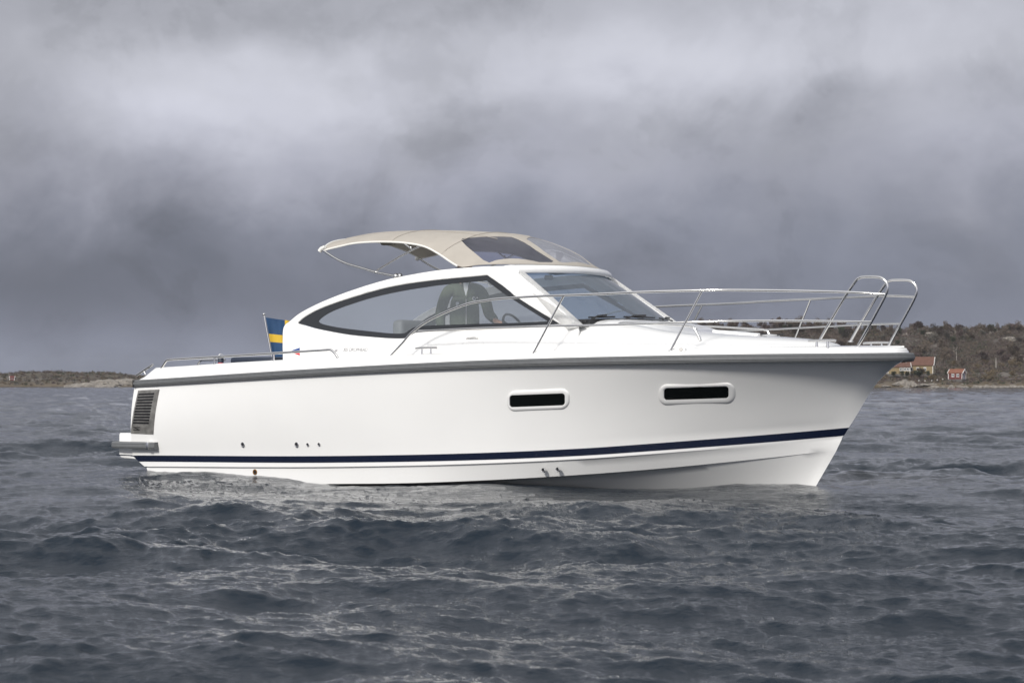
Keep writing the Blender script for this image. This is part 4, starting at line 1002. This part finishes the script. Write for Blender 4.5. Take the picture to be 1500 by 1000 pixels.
# granite
granite = pmat('granite', (.19, .172, .15), .9, var=.35, vscale=.9, bump=.5, bscale=3)
def boulder(label, px, D, hf, sx, sy, sz, seed, group=None, name='granite_boulder'):
    bm = bmesh.new(); bmesh.ops.create_icosphere(bm, subdivisions=4, radius=1.0)
    for v in bm.verts:
        n_ = v.co.normalized(); d = 1 + .28 * mn.fractal(n_ * 1.3 + Vector((seed, 0, 0)), 1, 2, 4) + .10 * mn.cell(n_ * 3.1 + Vector((seed, 1, 0)))
        v.co = Vector((n_.x * d * sx, n_.y * d * sy, max(-.3, n_.z * d) * sz))
    o = link(name, bm, granite, None, 35); tag(o, label, 'rock', group); x = PX2X(px, D); o.location = (x, D, max(.0, hf(x, D)) - .1 * sz); return o
boulder('pale granite outcrop nearest the left edge of the island shore rocks', 112, 899, h_left, 6, 4, 1.5, 1)
boulder('largest pale granite hump in the middle of the island shore rocks', 130, 899, h_left, 7, 5, 2.3, 2)
boulder('long grey granite ridge between the pale hump and the boat stern', 155, 902, h_left, 7.5, 5, 2.6, 3)
boulder('tall grey granite knoll right behind the stern of the boat', 184, 906, h_left, 8, 5, 3.0, 4)
boulder('low flat granite shelf at the water under the island rocks', 142, 895, h_left, 11, 3, 1.1, 5)
for k, (px, D, sx, sz) in enumerate(((1325, 703, 2.6, 1.9), (1334, 704, 2.0, 1.3))): boulder(['rounded tan boulder on the shore below the yellow house', 'smaller tan boulder right of the rounded one on the shore'][k], px, D, h_right, sx, 2, sz, 10 + k)
for k in range(16):
    px = 1300 + k * 13 + rng.uniform(-5, 5); boulder('low grey shore rock along the waterline below the hillside', px, rng.uniform(697, 702), h_right, rng.uniform(1, 2.6), 1.5, rng.uniform(.5, 1.0), 30 + k, 'low shore rocks', 'shore_rock')
for k, (px, py, D, sx, sz) in enumerate(((1348, 553, 712, 1.4, .35), (1365, 560, 707, 1.8, .45), (1411, 557, 709, 1.5, .5))):
    boulder(['flat pale rock slab in the garden under the white stones', 'flat pale rock slab near the waterline below the white stones', 'pale rock just below the red cabin'][k], px, D, h_right, sx, 1.2, sz, 60 + k)
for k, (px, D, sx, sz) in enumerate(((1366, 858, 3.2, 2.0), (1385, 872, 4.5, 2.6), (1400, 868, 3.4, 2.0), (1424, 874, 4.2, 2.4), (1456, 880, 6.0, 3.4), (1492, 882, 6.5, 3.2), (1494, 800, 5.0, 2.6), (1330, 866, 3.2, 1.8), (1478, 840, 3.0, 1.6))):
    boulder('pale granite outcrop showing between trees near the hilltop', px, D, h_right, sx, 3, sz, 80 + k, 'hilltop granite outcrops', 'granite_outcrop')
# houses
yel = pmat('yellow_boards', (.21, .16, .085), .8, var=.08, vscale=1); redw = pmat('red_boards', (.11, .028, .025), .85, var=.15, vscale=1)
tile = pmat('brown_tiles', (.105, .050, .034), .85, var=.2, vscale=1.2); orange = pmat('orange_tiles', (.18, .072, .043), .85, var=.15, vscale=1.5)
wht = pmat('white_trim', (.74, .74, .72), .6); gls = pmat('house_glass', (.03, .035, .045), .1); gdoor = pmat('grey_blue_door', (.28, .31, .36), .6); stone = pmat('plinth', (.09, .085, .08), .9)
def house(name, label, loc, rz, L, Wd, hw, hr, wallm, roofm, wins, chim=None, door=False, over=.35):
    t = root(name, label, 'house', loc, rz); bm = bmesh.new()
    x, y = L / 2, Wd / 2; v = [bm.verts.new(p) for p in ((-x, -y, 0), (x, -y, 0), (x, y, 0), (-x, y, 0), (-x, -y, hw), (x, -y, hw), (x, y, hw), (-x, y, hw), (-x, 0, hw + hr), (x, 0, hw + hr))]
    for q in ((0, 1, 5, 4), (1, 2, 6, 9, 5), (2, 3, 7, 6), (3, 0, 4, 8, 7)): bm.faces.new([v[i] for i in q])
    link('wall', bm, wallm, t, 30); link('plinth', boxbm((0, 0, -.5), (L + .06, Wd + .06, 1.0)), stone, t)
    bm = bmesh.new(); sl = math.atan2(hr, y); ln = (y + over) / math.cos(sl); k = over * math.tan(sl)
    for sg in (-1, 1):
        q = [(-x - over, sg * (y + over), hw - k), (x + over, sg * (y + over), hw - k), (x + over, 0, hw + hr), (-x - over, 0, hw + hr)]
        bm.faces.new([bm.verts.new(Vector(p) + Vector((0, 0, .04))) for p in (q if sg < 0 else q[::-1])])
    bmesh.ops.remove_doubles(bm, verts=bm.verts, dist=.001); bmesh.ops.solidify(bm, geom=list(bm.faces), thickness=-.14); rf = link('roof', bm, roofm, t, 30)
    for ex in (-1, 1):
        bm = bmesh.new()
        for sg in (-1, 1):
            a = Vector((ex * (x + over + .04), sg * (y + over), hw - k)); b_ = Vector((ex * (x + over + .04), 0, hw + hr)); tube(bm, [a + Vector((0, 0, .04)), b_ + Vector((0, 0, .04))], .17, 4)
        link('barge_board', bm, wht, t, 30)
    if chim: link('chimney', boxbm((chim[0], chim[1], hw + hr + .35), (.8, .6, 1.4), .03), wht, rf)
    for wx, wz, ww, wh in wins:
        w_ = link('window', boxbm((wx, -y - .03, wz), (ww, .10, wh)), wht, t)
        for dx_ in (-.24, .24): link('pane', boxbm((wx + dx_ * ww, -y - .085, wz), (ww * .36, .02, wh * .74)), gls, w_)
    if door: link('door', boxbm((x + .04, .0, 1.05), (.08, 1.1, 2.1)), gdoor, t)
    for cx, cy in ((-x, -y), (x, -y), (x, y), (-x, y)): link('corner_board', boxbm((cx, cy, hw / 2), (.16, .16, hw)), wht, t)
    return t
hx = PX2X(1349, 742); hz = h_right(hx, 742)
house('yellow_house', 'yellow wooden house with brown tiled roof behind the bow on the far shore', (hx, 742, 5.1), -.30, 9.4, 7.5, 3.2, 2.9, yel, tile, [(-3.2, 1.7, 1.0, 1.3), (-.8, 1.7, 1.0, 1.3), (1.8, 1.7, 1.0, 1.3)], (-3.0, .6))
house('house_annex', 'low yellow annex with white windows left of the brown roofed house', (PX2X(1316, 738), 738, 5.0), -.1, 8.0, 5, 2.6, 1.4, yel, tile, [(.8, 1.75, 1.1, 1.2), (2.1, 1.75, 1.1, 1.2), (3.3, 1.75, 1.1, 1.2)])
cx_ = PX2X(1402, 718); house('red_cabin', 'small red cabin with orange roof and white framed windows near the shore', (cx_, 718, 3.0), -.62, 5.2, 3.4, 2.25, 1.25, redw, orange, [(-.9, 1.35, 1.05, 1.1), (1.0, 1.35, 1.05, 1.1)], None, True, .25)
lx = PX2X(18, 930); house('red_hut', 'tiny red hut near the left edge on the distant island', (lx, 930, h_left(lx, 930) + .3), .1, 2.0, 1.8, 1.3, .6, redw, redw, [(0, .8, .4, .4)], None, False, .15)
capm = pmat('weathered_white', (.42, .41, .39), .8)
x = PX2X(1459, 758); z = h_right(x, 758); t = root('utility_pole', 'pale utility pole standing on the hillside right of the red cabin', 'pole', (x, 758, z))
bm = bmesh.new(); tube(bm, [(0, 0, -.5), (0, 0, 4.6)], .17, 8, r2=.12); link('post', bm, palebark, t); link('crossarm', boxbm((0, -.12, 4.2), (1.2, .10, .12)), bark, t)
for k, (px, py) in enumerate(((1346, 549.5), (1355, 549.8), (1365, 550), (1373, 550), (1381, 549.5))):
    x = PX2X(px, 716); t = root('garden_post', 'short white capped post in the row in front of the garden', 'post', (x, 716, h_right(x, 716)), group='white capped garden posts')
    bm = bmesh.new(); lathe(bm, [(.12, -.4), (.12, .75)], 8); link('post', bm, bark, t); bm = bmesh.new(); lathe(bm, [(.20, .7), (.27, .85), (.22, 1.05), (.06, 1.12)], 10); link('cap', bm, capm, t)
# ------------------------------------------------------------------ thin sea haze
hb = boxbm((0, 0, 20.0), (6400, 6400, 46.0)); hz_ = link('haze', hb, bpy.data.materials.new('haze_air'), None, 180); hz_['kind'] = 'stuff'
hm = hz_.data.materials[0]; hm.use_nodes = True; hn = hm.node_tree; hn.nodes.clear(); ho = hn.nodes.new('ShaderNodeOutputMaterial'); pv = hn.nodes.new('ShaderNodeVolumePrincipled')
pv.inputs['Color'].default_value = (.86, .88, .95, 1); pv.inputs['Density'].default_value = .00007; pv.inputs['Anisotropy'].default_value = .2; hn.links.new(pv.outputs[0], ho.inputs['Volume'])
